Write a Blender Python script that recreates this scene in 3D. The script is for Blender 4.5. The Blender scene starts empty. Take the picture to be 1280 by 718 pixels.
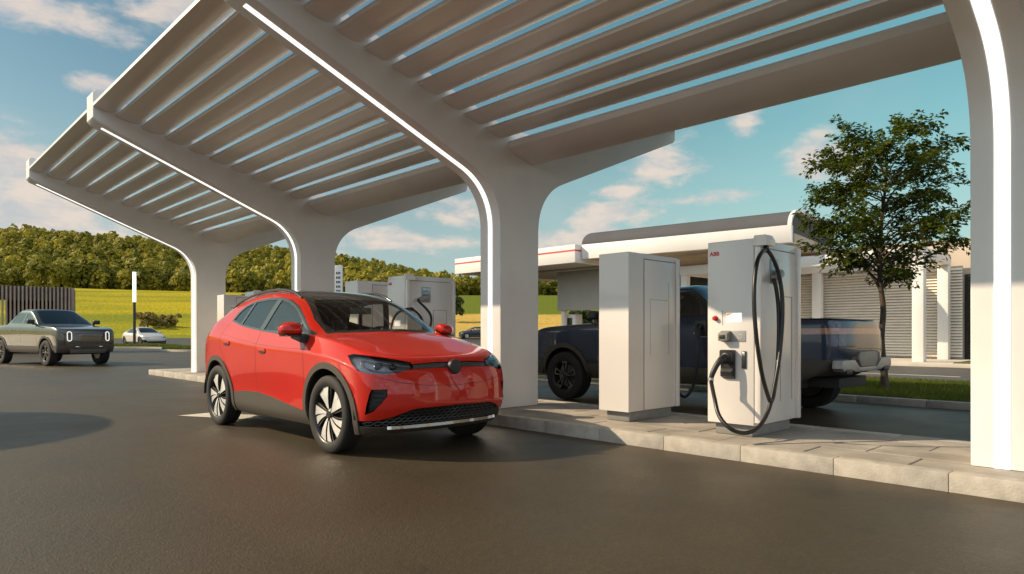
import bpy, bmesh, math, random
import numpy as np
from mathutils import Vector, Matrix, Euler
from mathutils.bvhtree import BVHTree
from mathutils.interpolate import poly_3d_calc

PI = math.pi
SC = bpy.context.scene
COL = SC.collection
random.seed(7)
RNG = np.random.default_rng(11)

# ---------------------------------------------------------------- camera
F, CX, HY, CAM_H = 839.0, 640.0, 416.0, 1.15          # pixels of the 1280 x 718 photograph
YAW = math.radians(44.0)
FW = Vector((math.sin(YAW), math.cos(YAW), 0))         # forward
RT = Vector((math.cos(YAW), -math.sin(YAW), 0))        # right
cam = bpy.data.cameras.new('camera')
cam.sensor_width = 36.0
cam.lens = 36.0 * F / 1280.0
cam.shift_y = (HY - 359.0) / 1280.0
cam.clip_start = 0.05
cam.clip_end = 6000.0
cam_o = bpy.data.objects.new('camera', cam)
COL.objects.link(cam_o)
cam_o.location = (0, 0, CAM_H)
cam_o.rotation_euler = (PI / 2, 0, -YAW)
SC.camera = cam_o

def pt(d, px, z=0.0):
    """world point at forward distance d under the horizontal bearing of column px"""
    v = FW * d + RT * (d * (px - CX) / F)
    return Vector((v.x, v.y, z))

# ---------------------------------------------------------------- materials
def nodes_of(m):
    m.use_nodes = True
    return m.node_tree.nodes, m.node_tree.links

MATS = {}
def mat(name, color, rough=0.5, metal=0.0, coat=0.0, noise=0.0, nscale=6.0, bump=0.0, bscale=80.0,
        emit=None, estr=0.0, rnoise=0.0, spec=0.5, color2=None, stretch=(1, 1, 1), sheen=0.0):
    if name in MATS:
        return MATS[name]
    m = bpy.data.materials.new(name)
    N, L = nodes_of(m)
    b = N['Principled BSDF']
    b.inputs['Base Color'].default_value = (*color, 1)
    b.inputs['Roughness'].default_value = rough
    b.inputs['Metallic'].default_value = metal
    b.inputs['Coat Weight'].default_value = coat
    b.inputs['Coat Roughness'].default_value = 0.03
    b.inputs['Specular IOR Level'].default_value = spec
    if emit:
        b.inputs['Emission Color'].default_value = (*emit, 1)
        b.inputs['Emission Strength'].default_value = estr
    tc = N.new('ShaderNodeTexCoord')
    mp = N.new('ShaderNodeMapping')
    mp.inputs['Scale'].default_value = stretch
    L.new(tc.outputs['Object'], mp.inputs['Vector'])
    if noise or rnoise or color2:
        n = N.new('ShaderNodeTexNoise')
        n.inputs['Scale'].default_value = nscale
        n.inputs['Detail'].default_value = 6
        L.new(mp.outputs[0], n.inputs['Vector'])
        if noise or color2:
            mx = N.new('ShaderNodeMix'); mx.data_type = 'RGBA'
            c2 = color2 if color2 else tuple(min(1, c * (1 + noise)) for c in color)
            c1 = color if color2 else tuple(c * (1 - noise) for c in color)
            mx.inputs['A'].default_value = (*c1, 1)
            mx.inputs['B'].default_value = (*c2, 1)
            rp = N.new('ShaderNodeMapRange')
            rp.inputs[1].default_value = 0.3; rp.inputs[2].default_value = 0.7
            L.new(n.outputs['Fac'], rp.inputs[0])
            L.new(rp.outputs[0], mx.inputs['Factor'])
            L.new(mx.outputs['Result'], b.inputs['Base Color'])
        if rnoise:
            rr = N.new('ShaderNodeMapRange')
            rr.inputs[1].default_value = 0.3; rr.inputs[2].default_value = 0.7
            rr.inputs[3].default_value = max(0.02, rough - rnoise); rr.inputs[4].default_value = min(1, rough + rnoise)
            L.new(n.outputs['Fac'], rr.inputs[0])
            L.new(rr.outputs[0], b.inputs['Roughness'])
    if bump:
        n2 = N.new('ShaderNodeTexNoise')
        n2.inputs['Scale'].default_value = bscale
        n2.inputs['Detail'].default_value = 3
        L.new(mp.outputs[0], n2.inputs['Vector'])
        bp = N.new('ShaderNodeBump')
        bp.inputs['Strength'].default_value = bump
        bp.inputs['Distance'].default_value = 0.01
        L.new(n2.outputs['Fac'], bp.inputs['Height'])
        L.new(bp.outputs[0], b.inputs['Normal'])
    MATS[name] = m
    return m

def glass_mat(name, tint, refl=1.0, rough=0.0, ior=2.0):
    if name in MATS:
        return MATS[name]
    m = bpy.data.materials.new(name)
    N, L = nodes_of(m)
    N.remove(N['Principled BSDF'])
    out = N['Material Output']
    tr = N.new('ShaderNodeBsdfTransparent'); tr.inputs[0].default_value = (*tint, 1)
    gl = N.new('ShaderNodeBsdfGlossy'); gl.inputs['Roughness'].default_value = rough
    gl.inputs['Color'].default_value = (refl, refl, refl, 1)
    f0 = ((ior - 1) / (ior + 1)) ** 2                     # Schlick reflectance, the same from both sides of the pane
    lw = N.new('ShaderNodeLayerWeight'); lw.inputs[0].default_value = 0.5
    pw = N.new('ShaderNodeMath'); pw.operation = 'POWER'; pw.inputs[1].default_value = 5.0
    L.new(lw.outputs['Facing'], pw.inputs[0])
    fr = N.new('ShaderNodeMath'); fr.operation = 'MULTIPLY_ADD'; fr.inputs[1].default_value = 1 - f0; fr.inputs[2].default_value = f0
    L.new(pw.outputs[0], fr.inputs[0])
    n = N.new('ShaderNodeTexNoise'); n.inputs['Scale'].default_value = 1.2
    bp = N.new('ShaderNodeBump'); bp.inputs['Strength'].default_value = 0.015
    L.new(n.outputs['Fac'], bp.inputs['Height'])
    L.new(bp.outputs[0], gl.inputs['Normal'])
    mx = N.new('ShaderNodeMixShader')
    L.new(fr.outputs[0], mx.inputs[0]); L.new(tr.outputs[0], mx.inputs[1]); L.new(gl.outputs[0], mx.inputs[2])
    L.new(mx.outputs[0], out.inputs['Surface'])
    MATS[name] = m
    return m

def leaf_mat(name, c1, c2, trans=0.35):
    """foliage: diffuse + translucent, colour varied from clump to clump"""
    m = bpy.data.materials.new(name)
    N, L = nodes_of(m)
    N.remove(N['Principled BSDF'])
    out = N['Material Output']
    geo = N.new('ShaderNodeNewGeometry')
    mx = N.new('ShaderNodeMix'); mx.data_type = 'RGBA'
    mx.inputs['A'].default_value = (*c1, 1); mx.inputs['B'].default_value = (*c2, 1)
    at = N.new('ShaderNodeAttribute'); at.attribute_name = 'tone'
    ad = N.new('ShaderNodeMath'); ad.operation = 'MULTIPLY_ADD'
    ad.inputs[1].default_value = 0.35; ad.use_clamp = True
    L.new(geo.outputs['Random Per Island'], ad.inputs[0]); L.new(at.outputs['Fac'], ad.inputs[2])
    L.new(ad.outputs[0], mx.inputs['Factor'])
    d = N.new('ShaderNodeBsdfPrincipled'); d.inputs['Roughness'].default_value = 0.6
    d.inputs['Specular IOR Level'].default_value = 0.25
    t = N.new('ShaderNodeBsdfTranslucent')
    L.new(mx.outputs['Result'], d.inputs['Base Color']); L.new(mx.outputs['Result'], t.inputs[0])
    ms = N.new('ShaderNodeMixShader'); ms.inputs[0].default_value = trans
    L.new(d.outputs[0], ms.inputs[1]); L.new(t.outputs[0], ms.inputs[2])
    L.new(ms.outputs[0], out.inputs['Surface'])
    MATS[name] = m
    return m

# ---------------------------------------------------------------- objects
def tag(o, label=None, cat=None, group=None, kind=None):
    if label: o['label'] = label
    if cat: o['category'] = cat
    if group: o['group'] = group
    if kind: o['kind'] = kind
    return o

def empty(name, loc=(0, 0, 0), rz=0.0, parent=None):
    o = bpy.data.objects.new(name, None)
    o.empty_display_size = 0.2
    COL.objects.link(o)
    o.location = loc
    o.rotation_euler = (0, 0, rz)
    if parent: o.parent = parent
    return o

def link_mesh(name, me, mats, parent=None, smooth=35):
    if not isinstance(mats, (list, tuple)): mats = [mats]
    for m in mats: me.materials.append(m)
    if smooth:
        me.polygons.foreach_set('use_smooth', [True] * len(me.polygons))
        me.set_sharp_from_angle(angle=math.radians(smooth))
    o = bpy.data.objects.new(name, me)
    COL.objects.link(o)
    if parent: o.parent = parent
    return o

def obj(name, bm, mats, parent=None, smooth=35, loc=None):
    me = bpy.data.meshes.new(name)
    bmesh.ops.recalc_face_normals(bm, faces=bm.faces[:])
    bm.to_mesh(me); bm.free()
    o = link_mesh(name, me, mats, parent, smooth)
    if loc is not None: o.location = loc
    return o

def np_mesh(name, co, quads, mats, parent=None, tone=None, smooth=0):
    me = bpy.data.meshes.new(name)
    nv, nf = len(co), len(quads)
    k = quads.shape[1]
    me.vertices.add(nv); me.loops.add(nf * k); me.polygons.add(nf)
    me.vertices.foreach_set('co', np.ascontiguousarray(co, dtype=np.float32).ravel())
    me.loops.foreach_set('vertex_index', np.ascontiguousarray(quads, dtype=np.int32).ravel())
    me.polygons.foreach_set('loop_start', np.arange(nf, dtype=np.int32) * k)
    me.update(calc_edges=True)
    if tone is not None:
        a = me.attributes.new('tone', 'FLOAT', 'FACE')
        a.data.foreach_set('value', np.ascontiguousarray(tone, dtype=np.float32))
    return link_mesh(name, me, mats, parent, smooth)

def copy_tree(o, parent=None):
    c = o.copy(); COL.objects.link(c)
    if parent: c.parent = parent
    for ch in list(o.children): copy_tree(ch, c)
    return c

# ---------------------------------------------------------------- mesh bits
def box(bm, x0, x1, y0, y1, z0, z1, bev=0.0, seg=2, mi=0, M=None):
    vs = [bm.verts.new((x, y, z)) for z in (z0, z1) for y in (y0, y1) for x in (x0, x1)]
    fs = [bm.faces.new([vs[i] for i in q]) for q in
          ((0, 2, 3, 1), (4, 5, 7, 6), (0, 1, 5, 4), (2, 6, 7, 3), (0, 4, 6, 2), (1, 3, 7, 5))]
    for f in fs: f.material_index = mi
    if bev:
        es = list({e for f in fs for e in f.edges})
        r = bmesh.ops.bevel(bm, geom=es, offset=bev, segments=seg, affect='EDGES', profile=0.5, material=-1)
        vs = list({v for f in r['faces'] for v in f.verts} | {v for v in vs if v.is_valid})
    if M is not None:
        for v in vs: v.co = M @ v.co
    return vs

def prism(bm, pts, axis, a0, a1, mi=0, bev=0.0, M=None):
    """extrude a 2-D outline along an axis; the outline is in the other two axes in (x,y,z) order"""
    def P(p, a):
        if axis == 'y': return (p[0], a, p[1])
        if axis == 'x': return (a, p[0], p[1])
        return (p[0], p[1], a)
    A = [bm.verts.new(P(p, a0)) for p in pts]
    B = [bm.verts.new(P(p, a1)) for p in pts]
    n = len(pts)
    fs = [bm.faces.new(A[::-1]), bm.faces.new(B)]
    for i in range(n):
        fs.append(bm.faces.new((A[i], A[(i + 1) % n], B[(i + 1) % n], B[i])))
    for f in fs: f.material_index = mi
    vs = A + B
    if bev:
        es = list(fs[0].edges) + list(fs[1].edges)
        r = bmesh.ops.bevel(bm, geom=es, offset=bev, segments=2, affect='EDGES', profile=0.5, material=-1)
        vs = list({v for f in r['faces'] for v in f.verts} | {v for v in vs if v.is_valid})
    if M is not None:
        for v in vs: v.co = M @ v.co
    return vs

def catmull(pts, n=8, closed=False):
    P = [Vector(p) for p in pts]
    out = []
    m = len(P)
    for i in range(m if closed else m - 1):
        if closed:
            a, b, c, d = P[(i - 1) % m], P[i], P[(i + 1) % m], P[(i + 2) % m]
        else:
            a, b, c, d = P[max(i - 1, 0)], P[i], P[i + 1], P[min(i + 2, m - 1)]
        for k in range(n):
            t = k / n
            out.append(0.5 * ((2 * b) + (c - a) * t + (2 * a - 5 * b + 4 * c - d) * t * t + (3 * b - a - 3 * c + d) * t ** 3))
    if not closed: out.append(P[-1])
    return out

def tube(bm, path, r, n=10, mi=0, caps=True, closed=False):
    P = [Vector(p) for p in path]
    R = r if isinstance(r, (list, tuple)) else [r] * len(P)
    rings = []
    m = len(P)
    up = None
    for i, p in enumerate(P):
        if closed: t = (P[(i + 1) % m] - P[i - 1])
        else: t = P[min(i + 1, m - 1)] - P[max(i - 1, 0)]
        if t.length < 1e-9: t = Vector((0, 0, 1))
        t.normalize()
        if up is None:
            up = Vector((0, 0, 1)) if abs(t.z) < 0.9 else Vector((1, 0, 0))
        a = up - t * up.dot(t)
        if a.length < 1e-6: a = t.orthogonal()
        a.normalize(); up = a
        b = t.cross(a)
        rings.append([bm.verts.new(p + (a * math.cos(2 * PI * k / n) + b * math.sin(2 * PI * k / n)) * R[i]) for k in range(n)])
    for i in range(m if closed else m - 1):
        A, B = rings[i], rings[(i + 1) % m]
        for k in range(n):
            f = bm.faces.new((A[k], A[(k + 1) % n], B[(k + 1) % n], B[k])); f.material_index = mi
    if caps and not closed:
        bm.faces.new(rings[0][::-1]).material_index = mi
        bm.faces.new(rings[-1]).material_index = mi

def lathe(bm, prof, axis='x', n=48, mi=0, c=(0, 0, 0), close=False):
    """prof: (radius, along) pairs"""
    rings = []
    for (r, a) in prof:
        ring = []
        for k in range(n):
            u, w = r * math.cos(2 * PI * k / n), r * math.sin(2 * PI * k / n)
            p = {'x': (a, u, w), 'y': (u, a, w), 'z': (u, w, a)}[axis]
            ring.append(bm.verts.new(Vector(p) + Vector(c)))
        rings.append(ring)
    m = len(rings)
    for i in range(m if close else m - 1):
        A, B = rings[i], rings[(i + 1) % m]
        for k in range(n):
            f = bm.faces.new((A[k], A[(k + 1) % n], B[(k + 1) % n], B[k])); f.material_index = mi
    return rings

def disc(bm, r, axis, a, n=32, mi=0, c=(0, 0, 0)):
    vs = []
    for k in range(n):
        u, w = r * math.cos(2 * PI * k / n), r * math.sin(2 * PI * k / n)
        p = {'x': (a, u, w), 'y': (u, a, w), 'z': (u, w, a)}[axis]
        vs.append(bm.verts.new(Vector(p) + Vector(c)))
    f = bm.faces.new(vs); f.material_index = mi

def text_mesh(name, body, size, mats, parent, M, depth=0.002, bold=0.0):
    cu = bpy.data.curves.new(name, 'FONT')
    cu.body = body; cu.size = size; cu.extrude = depth; cu.offset = bold
    o = bpy.data.objects.new(name, cu); COL.objects.link(o)
    dg = bpy.context.evaluated_depsgraph_get()
    me = bpy.data.meshes.new_from_object(o.evaluated_get(dg))
    bpy.data.objects.remove(o); bpy.data.curves.remove(cu)
    me.transform(M)
    me.name = name
    me.materials.clear()
    return link_mesh(name, me, mats, parent, 0)
# ================================================================= light, sky
SUN = Vector((-1.0, 1.05, 0.92)).normalized()           # towards the sun
sl = bpy.data.lights.new('sun', 'SUN')
sl.energy = 5.0
sl.angle = math.radians(0.5)
sl.color = (1.0, 0.80, 0.56)
so = bpy.data.objects.new('sun', sl); COL.objects.link(so)
so.rotation_euler = (-SUN).to_track_quat('-Z', 'Y').to_euler()
so.location = (-40, 48, 39)

w = bpy.data.worlds.new('World'); SC.world = w
w.use_nodes = True
N, L = w.node_tree.nodes, w.node_tree.links
bg = N['Background']
sky = N.new('ShaderNodeTexSky'); sky.sky_type = 'NISHITA'
sky.sun_disc = False
sky.sun_elevation = math.asin(SUN.z)
sky.sun_rotation = math.atan2(SUN.x, SUN.y)
sky.air_density = 1.0; sky.dust_density = 1.6; sky.ozone_density = 1.5
tc = N.new('ShaderNodeTexCoord')

def vmath(op, a, b=None):
    n = N.new('ShaderNodeVectorMath'); n.operation = op
    for i, v in enumerate((a, b)):
        if v is None: continue
        if isinstance(v, (tuple, Vector)): n.inputs[i].default_value = v
        else: L.new(v, n.inputs[i])
    return n.outputs['Value'] if op == 'DOT_PRODUCT' else n.outputs[0]

def fmath(op, a, b=None, c=None, clamp=False):
    n = N.new('ShaderNodeMath'); n.operation = op; n.use_clamp = clamp
    for i, v in enumerate((a, b, c)):
        if v is None: continue
        if isinstance(v, (int, float)): n.inputs[i].default_value = v
        else: L.new(v, n.inputs[i])
    return n.outputs[0]

def mrange(v, a, b, c=0.0, d=1.0, smooth=True):
    n = N.new('ShaderNodeMapRange')
    if smooth: n.interpolation_type = 'SMOOTHSTEP'
    for i, x in enumerate((a, b, c, d)): n.inputs[i + 1].default_value = x
    L.new(v, n.inputs[0])
    return n.outputs[0]

def mixc(f, a, b):
    n = N.new('ShaderNodeMix'); n.data_type = 'RGBA'
    if isinstance(f, (int, float)): n.inputs['Factor'].default_value = f
    else: L.new(f, n.inputs['Factor'])
    for k, v in (('A', a), ('B', b)):
        if isinstance(v, tuple): n.inputs[k].default_value = (*v, 1)
        else: L.new(v, n.inputs[k])
    return n.outputs['Result']

D = vmath('NORMALIZE', tc.outputs['Generated'])
sep = N.new('ShaderNodeSeparateXYZ'); L.new(D, sep.inputs[0])
dz = sep.outputs['Z']
# cumulus layer: noise on the direction, squeezed vertically so that clouds lie flat, brighter tops
cm = N.new('ShaderNodeMapping'); cm.inputs['Scale'].default_value = (1, 1, 2.3); L.new(D, cm.inputs['Vector'])
def noise(vec, scale, detail, dist=0.0, rough=0.55):
    n = N.new('ShaderNodeTexNoise'); n.inputs['Scale'].default_value = scale
    n.inputs['Detail'].default_value = detail; n.inputs['Distortion'].default_value = dist
    n.inputs['Roughness'].default_value = rough
    L.new(vec, n.inputs['Vector'])
    return n.outputs['Fac']
nz1 = noise(cm.outputs[0], 9.0, 9, 0.35, 0.58)
nz2 = noise(cm.outputs[0], 3.0, 5, 0.2)
nz3 = noise(cm.outputs[0], 22.0, 7, 0.3, 0.6)
wob = fmath('MULTIPLY_ADD', nz1, 2.6, -1.35)
wob = fmath('ADD', wob, fmath('MULTIPLY_ADD', nz3, 1.1, -0.55))

def direction(px, py):
    return (FW * F + RT * (px - CX) + Vector((0, 0, HY - py))).normalized()

def cloud(px, py, rx, ry):
    """one cloud bank about a direction of the sky; rx, ry are half sizes in radians x F"""
    c = direction(px, py)
    side = Vector((-c.y, c.x, 0)).normalized()
    up = c.cross(side); up = up if up.z > 0 else -up
    u = fmath('MULTIPLY', vmath('DOT_PRODUCT', D, tuple(side)), F / rx)
    v0 = vmath('DOT_PRODUCT', D, tuple(up))
    v = fmath('MULTIPLY', v0, F / ry)
    r = fmath('SQRT', fmath('ADD', fmath('MULTIPLY', u, u), fmath('MULTIPLY', v, v)))
    front = mrange(vmath('DOT_PRODUCT', D, tuple(c)), 0.2, 0.5)
    q = fmath('ADD', fmath('SUBTRACT', 1.0, r), wob)
    return fmath('MULTIPLY', fmath('MAXIMUM', q, 0.0), front)
banks = [(1025, 196, 56, 44), (930, 158, 24, 26), (825, 196, 84, 52), (775, 272, 100, 24), (700, 300, 60, 22), (750, 292, 70, 26),
         (455, 288, 62, 22), (772, 240, 36, 11), (20, 266, 210, 74), (90, 310, 240, 50), (15, 192, 66, 32),
         (215, 8, 90, 30), (120, 105, 34, 12), (40, 10, 90, 24), (585, 268, 90, 30), (520, 305, 120, 22), (865, 250, 110, 14), (560, 225, 70, 18)]
tot = None
for b_ in banks:
    q = cloud(*b_)
    tot = q if tot is None else fmath('MAXIMUM', tot, q)
dens = mrange(tot, 0.02, 0.85)
# thin veils towards the horizon and bright cloud added behind the view for fill
veil = mrange(nz2, 0.42, 0.75)
veil = fmath('MULTIPLY', veil, mrange(nz1, 0.3, 0.7, 0.5, 1.0))
low = mrange(dz, 0.05, 0.55, 1.0, 0.15)
veil = fmath('MULTIPLY', veil, low)
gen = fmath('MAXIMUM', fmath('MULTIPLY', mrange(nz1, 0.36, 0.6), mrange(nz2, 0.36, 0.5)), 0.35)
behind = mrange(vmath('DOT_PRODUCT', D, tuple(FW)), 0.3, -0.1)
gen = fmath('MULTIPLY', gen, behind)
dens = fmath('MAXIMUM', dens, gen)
tintd = vmath('DOT_PRODUCT', D, tuple(RT))
front = mrange(vmath('DOT_PRODUCT', D, tuple(FW)), 0.3, 0.7)
tint = mixc(fmath('MULTIPLY', mrange(tintd, -0.25, 0.5), front), (0.45, 0.60, 0.53), (0.72, 1.17, 0.86))
mul = N.new('ShaderNodeMix'); mul.data_type = 'RGBA'; mul.blend_type = 'MULTIPLY'; mul.inputs['Factor'].default_value = 1
L.new(sky.outputs[0], mul.inputs['A']); L.new(tint, mul.inputs['B'])
skyc = mul.outputs['Result']
ccol = mixc(mrange(nz3, 0.3, 0.7), (3.5, 3.45, 3.55), (5.2, 4.35, 3.7))
skyc = mixc(mrange(dz, 0.02, 0.38, 0.72, 0.0), skyc, (3.05, 3.75, 3.75))
skyc = mixc(fmath('MULTIPLY', veil, 0.6), skyc, (3.2, 3.65, 3.75))
ccol = mixc(mrange(vmath('DOT_PRODUCT', D, tuple(FW)), 0.2, -0.2), ccol, (8.4, 8.9, 9.6))  # unseen cloud behind the camera brightened as fill light
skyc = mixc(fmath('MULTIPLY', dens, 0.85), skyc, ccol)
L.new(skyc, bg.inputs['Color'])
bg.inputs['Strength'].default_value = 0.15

SC.view_settings.view_transform = 'Standard'
SC.view_settings.look = 'None'
SC.view_settings.exposure = 0.14
SC.view_settings.gamma = 1.0
SC.cycles.use_denoising = True
SC.cycles.max_bounces = 8
SC.cycles.transparent_max_bounces = 16
SC.cycles.caustics_reflective = False
SC.cycles.caustics_refractive = False

# ================================================================= terrain
def smooth(t): t = np.clip(t, 0, 1); return t * t * (3 - 2 * t)
RIDGE_PX = [-900, 0, 250, 400, 430, 520, 600, 690, 900, 1400, 3000]
RIDGE_H = [40, 50, 49, 46, 43, 34, 27, 24, 13, 8, 6]
def hgt(x, y):
    """height of the land: flat forecourt, rising meadow, wooded hill"""
    x = np.asarray(x, float); y = np.asarray(y, float)
    d = FW.x * x + FW.y * y; l = RT.x * x + RT.y * y
    r = np.hypot(x, y)
    px = CX + F * np.clip(l / np.maximum(d, 1e-3), -3, 3)
    px = np.where(d > 0, px, np.where(l < 0, -1800, 3000))
    rid = np.interp(px, RIDGE_PX, RIDGE_H)
    wgt = np.clip((d / np.maximum(r, 1e-3) + 0.1) * 2, 0, 1)
    h1 = np.minimum(15.0, rid) * smooth((r - 78) / 182)
    h2 = np.maximum(rid - 15, 0) * smooth((r - 250) / 220)
    return (h1 + h2) * wgt

def polar_sheet(name, radii, n, dz, m, a0=0, a1=2 * PI, clip=None):
    full = abs(a1 - a0 - 2 * PI) < 1e-6
    A = np.linspace(a0, a1, n, endpoint=not full)
    R = np.array(radii)
    xx = (R[:, None] * np.cos(A)[None]).ravel(); yy = (R[:, None] * np.sin(A)[None]).ravel()
    co = np.stack([xx, yy, hgt(xx, yy) + dz], 1)
    k = len(A)
    i, j = np.meshgrid(np.arange(len(R) - 1), np.arange(k if full else k - 1), indexing='ij')
    i, j = i.ravel(), j.ravel(); j2 = (j + 1) % k
    q = np.stack([i * k + j, (i + 1) * k + j, (i + 1) * k + j2, i * k + j2], 1)
    return np_mesh(name, co, q, m, smooth=80)

def ground_material():
    m = bpy.data.materials.new('meadow_and_wheat'); N, L = nodes_of(m)
    b = N['Principled BSDF']; b.inputs['Roughness'].default_value = 0.9; b.inputs['Specular IOR Level'].default_value = 0.1
    tc = N.new('ShaderNodeTexCoord')
    def nz(s, det=6, st=(1, 1, 1)):
        mp = N.new('ShaderNodeMapping'); mp.inputs['Scale'].default_value = st; L.new(tc.outputs['Object'], mp.inputs[0])
        n = N.new('ShaderNodeTexNoise'); n.inputs['Scale'].default_value = s; n.inputs['Detail'].default_value = det
        L.new(mp.outputs[0], n.inputs['Vector']); return n.outputs['Fac']
    def mix(f, a, c):
        n = N.new('ShaderNodeMix'); n.data_type = 'RGBA'
        L.new(f, n.inputs['Factor'])
        for k, v in (('A', a), ('B', c)):
            if isinstance(v, tuple): n.inputs[k].default_value = (*v, 1)
            else: L.new(v, n.inputs[k])
        return n.outputs['Result']
    def rng(v, a, c):
        n = N.new('ShaderNodeMapRange'); n.inputs[1].default_value = a; n.inputs[2].default_value = c
        L.new(v, n.inputs[0]); return n.outputs[0]
    def math_(op, a, c):
        n = N.new('ShaderNodeMath'); n.operation = op
        for i, v in enumerate((a, c)):
            if isinstance(v, (int, float)): n.inputs[i].default_value = v
            else: L.new(v, n.inputs[i])
        return n.outputs[0]
    grass = mix(rng(nz(0.35), 0.3, 0.7), (0.31, 0.27, 0.007), (0.45, 0.36, 0.008))
    grass = mix(rng(nz(0.02, 3), 0.4, 0.65), grass, (0.46, 0.35, 0.009))
    wheat = mix(rng(nz(0.5), 0.3, 0.7), (0.46, 0.30, 0.06), (0.60, 0.41, 0.10))
    # the wheat field lies to the right, between the forecourt and the upper meadow
    def dot(v):
        n = N.new('ShaderNodeVectorMath'); n.operation = 'DOT_PRODUCT'
        L.new(tc.outputs['Object'], n.inputs[0]); n.inputs[1].default_value = tuple(v); return n.outputs['Value']
    dd, ll = dot(FW), dot(RT)
    wob = math_('MULTIPLY', math_('SUBTRACT', nz(0.03, 4), 0.5), 18)
    f1 = rng(math_('ADD', dd, wob), 152, 148)
    f2 = rng(math_('ADD', math_('MULTIPLY_ADD' if False else 'ADD', ll, math_('MULTIPLY', dd, 0.20)), wob), -2.0, 1.0)
    fw = math_('MULTIPLY', f1, f2)
    bands = nz(0.06, 2, (0.25, 1, 1))
    grass = mix(rng(bands, 0.42, 0.62), grass, (0.20, 0.215, 0.010))
    f3 = rng(math_('ADD', ll, math_('MULTIPLY', dd, 0.26)), -6.0, 8.0)
    grass = mix(f3, grass, (0.13, 0.16, 0.014))
    c = mix(fw, grass, wheat)
    bump = N.new('ShaderNodeBump'); bump.inputs['Strength'].default_value = 0.8; bump.inputs['Distance'].default_value = 0.5
    L.new(nz(1.6, 5), bump.inputs['Height']); L.new(bump.outputs[0], b.inputs['Normal'])
    L.new(c, b.inputs['Base Color'])
    return m

land = polar_sheet('terrain', [0.1, 20, 50, 70, 76] + list(np.linspace(80, 300, 34)) + list(np.linspace(310, 520, 16)) + [700, 1000, 1600, 3000, 5000], 160, -0.06, ground_material())
tag(land, kind='structure')

def asphalt_material(name, c1, c2, rough, bscale=1.0):
    m = bpy.data.materials.new(name); N, L = nodes_of(m)
    b = N['Principled BSDF']; b.inputs['Specular IOR Level'].default_value = 0.7
    tc = N.new('ShaderNodeTexCoord')
    def nz(s, det=5, r=0.6):
        n = N.new('ShaderNodeTexNoise'); n.inputs['Scale'].default_value = s; n.inputs['Detail'].default_value = det
        n.inputs['Roughness'].default_value = r
        L.new(tc.outputs['Object'], n.inputs['Vector']); return n.outputs['Fac']
    def rng(v, a, c, d=0.0, e=1.0):
        n = N.new('ShaderNodeMapRange')
        for i, x in enumerate((a, c, d, e)): n.inputs[i + 1].default_value = x
        L.new(v, n.inputs[0]); return n.outputs[0]
    def mix(f, a, c):
        n = N.new('ShaderNodeMix'); n.data_type = 'RGBA'; L.new(f, n.inputs['Factor'])
        for k, v in (('A', a), ('B', c)):
            if isinstance(v, tuple): n.inputs[k].default_value = (*v, 1)
            else: L.new(v, n.inputs[k])
        return n.outputs['Result']
    fine = nz(110, 3)
    big = nz(0.35, 5)
    c = mix(rng(big, 0.35, 0.65), c1, c2)
    c = mix(rng(fine, 0.35, 0.7, 0.0, 0.55), c, tuple(x * 0.45 for x in c1))
    c = mix(rng(nz(24.0, 6, 0.8), 0.48, 0.66, 0.0, 0.45), c, tuple(x * 1.7 for x in c2))
    mpl = N.new('ShaderNodeMapping'); mpl.inputs['Scale'].default_value = (1.1, 0.06, 1); L.new(tc.outputs['Object'], mpl.inputs[0])
    nl = N.new('ShaderNodeTexNoise'); nl.inputs['Scale'].default_value = 1.0; nl.inputs['Detail'].default_value = 4; L.new(mpl.outputs[0], nl.inputs['Vector'])
    c = mix(rng(nl.outputs['Fac'], 0.5, 0.68, 0.0, 0.5), c, tuple(x * 0.62 for x in c1))
    c = mix(rng(nz(1.7, 2, 0.4), 0.66, 0.74, 0.0, 0.45), c, tuple(x * 0.5 for x in c1))
    vo = N.new('ShaderNodeTexVoronoi'); vo.inputs['Scale'].default_value = 45
    L.new(tc.outputs['Object'], vo.inputs['Vector'])
    c = mix(rng(vo.outputs['Distance'], 0.16, 0.05, 0.0, 0.75), c, tuple(min(1, x * 4.0) for x in c2))
    L.new(c, b.inputs['Base Color'])
    L.new(rng(nz(0.9, 6), 0.3, 0.7, rough - 0.07, rough + 0.09), b.inputs['Roughness'])
    bp = N.new('ShaderNodeBump'); bp.inputs['Strength'].default_value = 0.7; bp.inputs['Distance'].default_value = 0.008
    L.new(nz(75, 4), bp.inputs['Height']); 
    bp2 = N.new('ShaderNodeBump'); bp2.inputs['Strength'].default_value = 0.25; bp2.inputs['Distance'].default_value = 0.02
    L.new(nz(16, 3), bp2.inputs['Height']); L.new(bp2.outputs[0], bp.inputs['Normal'])
    L.new(bp.outputs[0], b.inputs['Normal'])
    return m
ASPH = asphalt_material('asphalt', (0.044, 0.031, 0.014), (0.060, 0.043, 0.019), 0.48)
road = polar_sheet('road', [0.1, 4, 8, 14, 22, 34, 50, 66, 78, 84, 90, 97], 140, 0.0, ASPH)
tag(road, kind='structure')

# rear road past the lawn strip: a slightly darker sheet with a centre dash
bm = bmesh.new()
box(bm, 17.0, 25.6, -30, 26, 0.004, 0.008)
o = obj('rear_road', bm, asphalt_material('rear_asphalt', (0.075, 0.068, 0.06), (0.09, 0.082, 0.072), 0.6), smooth=0)
tag(o, kind='structure')
PAINT = mat('road_paint', (0.62, 0.58, 0.50), 0.7, noise=0.18, nscale=30, bump=0.2)
bm = bmesh.new()
for y in (-14.0, -8.0, -2.0, 4.4, 10.6, 16.8):
    box(bm, 20.2, 20.32, y, y + 2.6, 0.011, 0.014)
o = obj('road_marking', bm, PAINT, smooth=0); tag(o, kind='structure')
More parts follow.
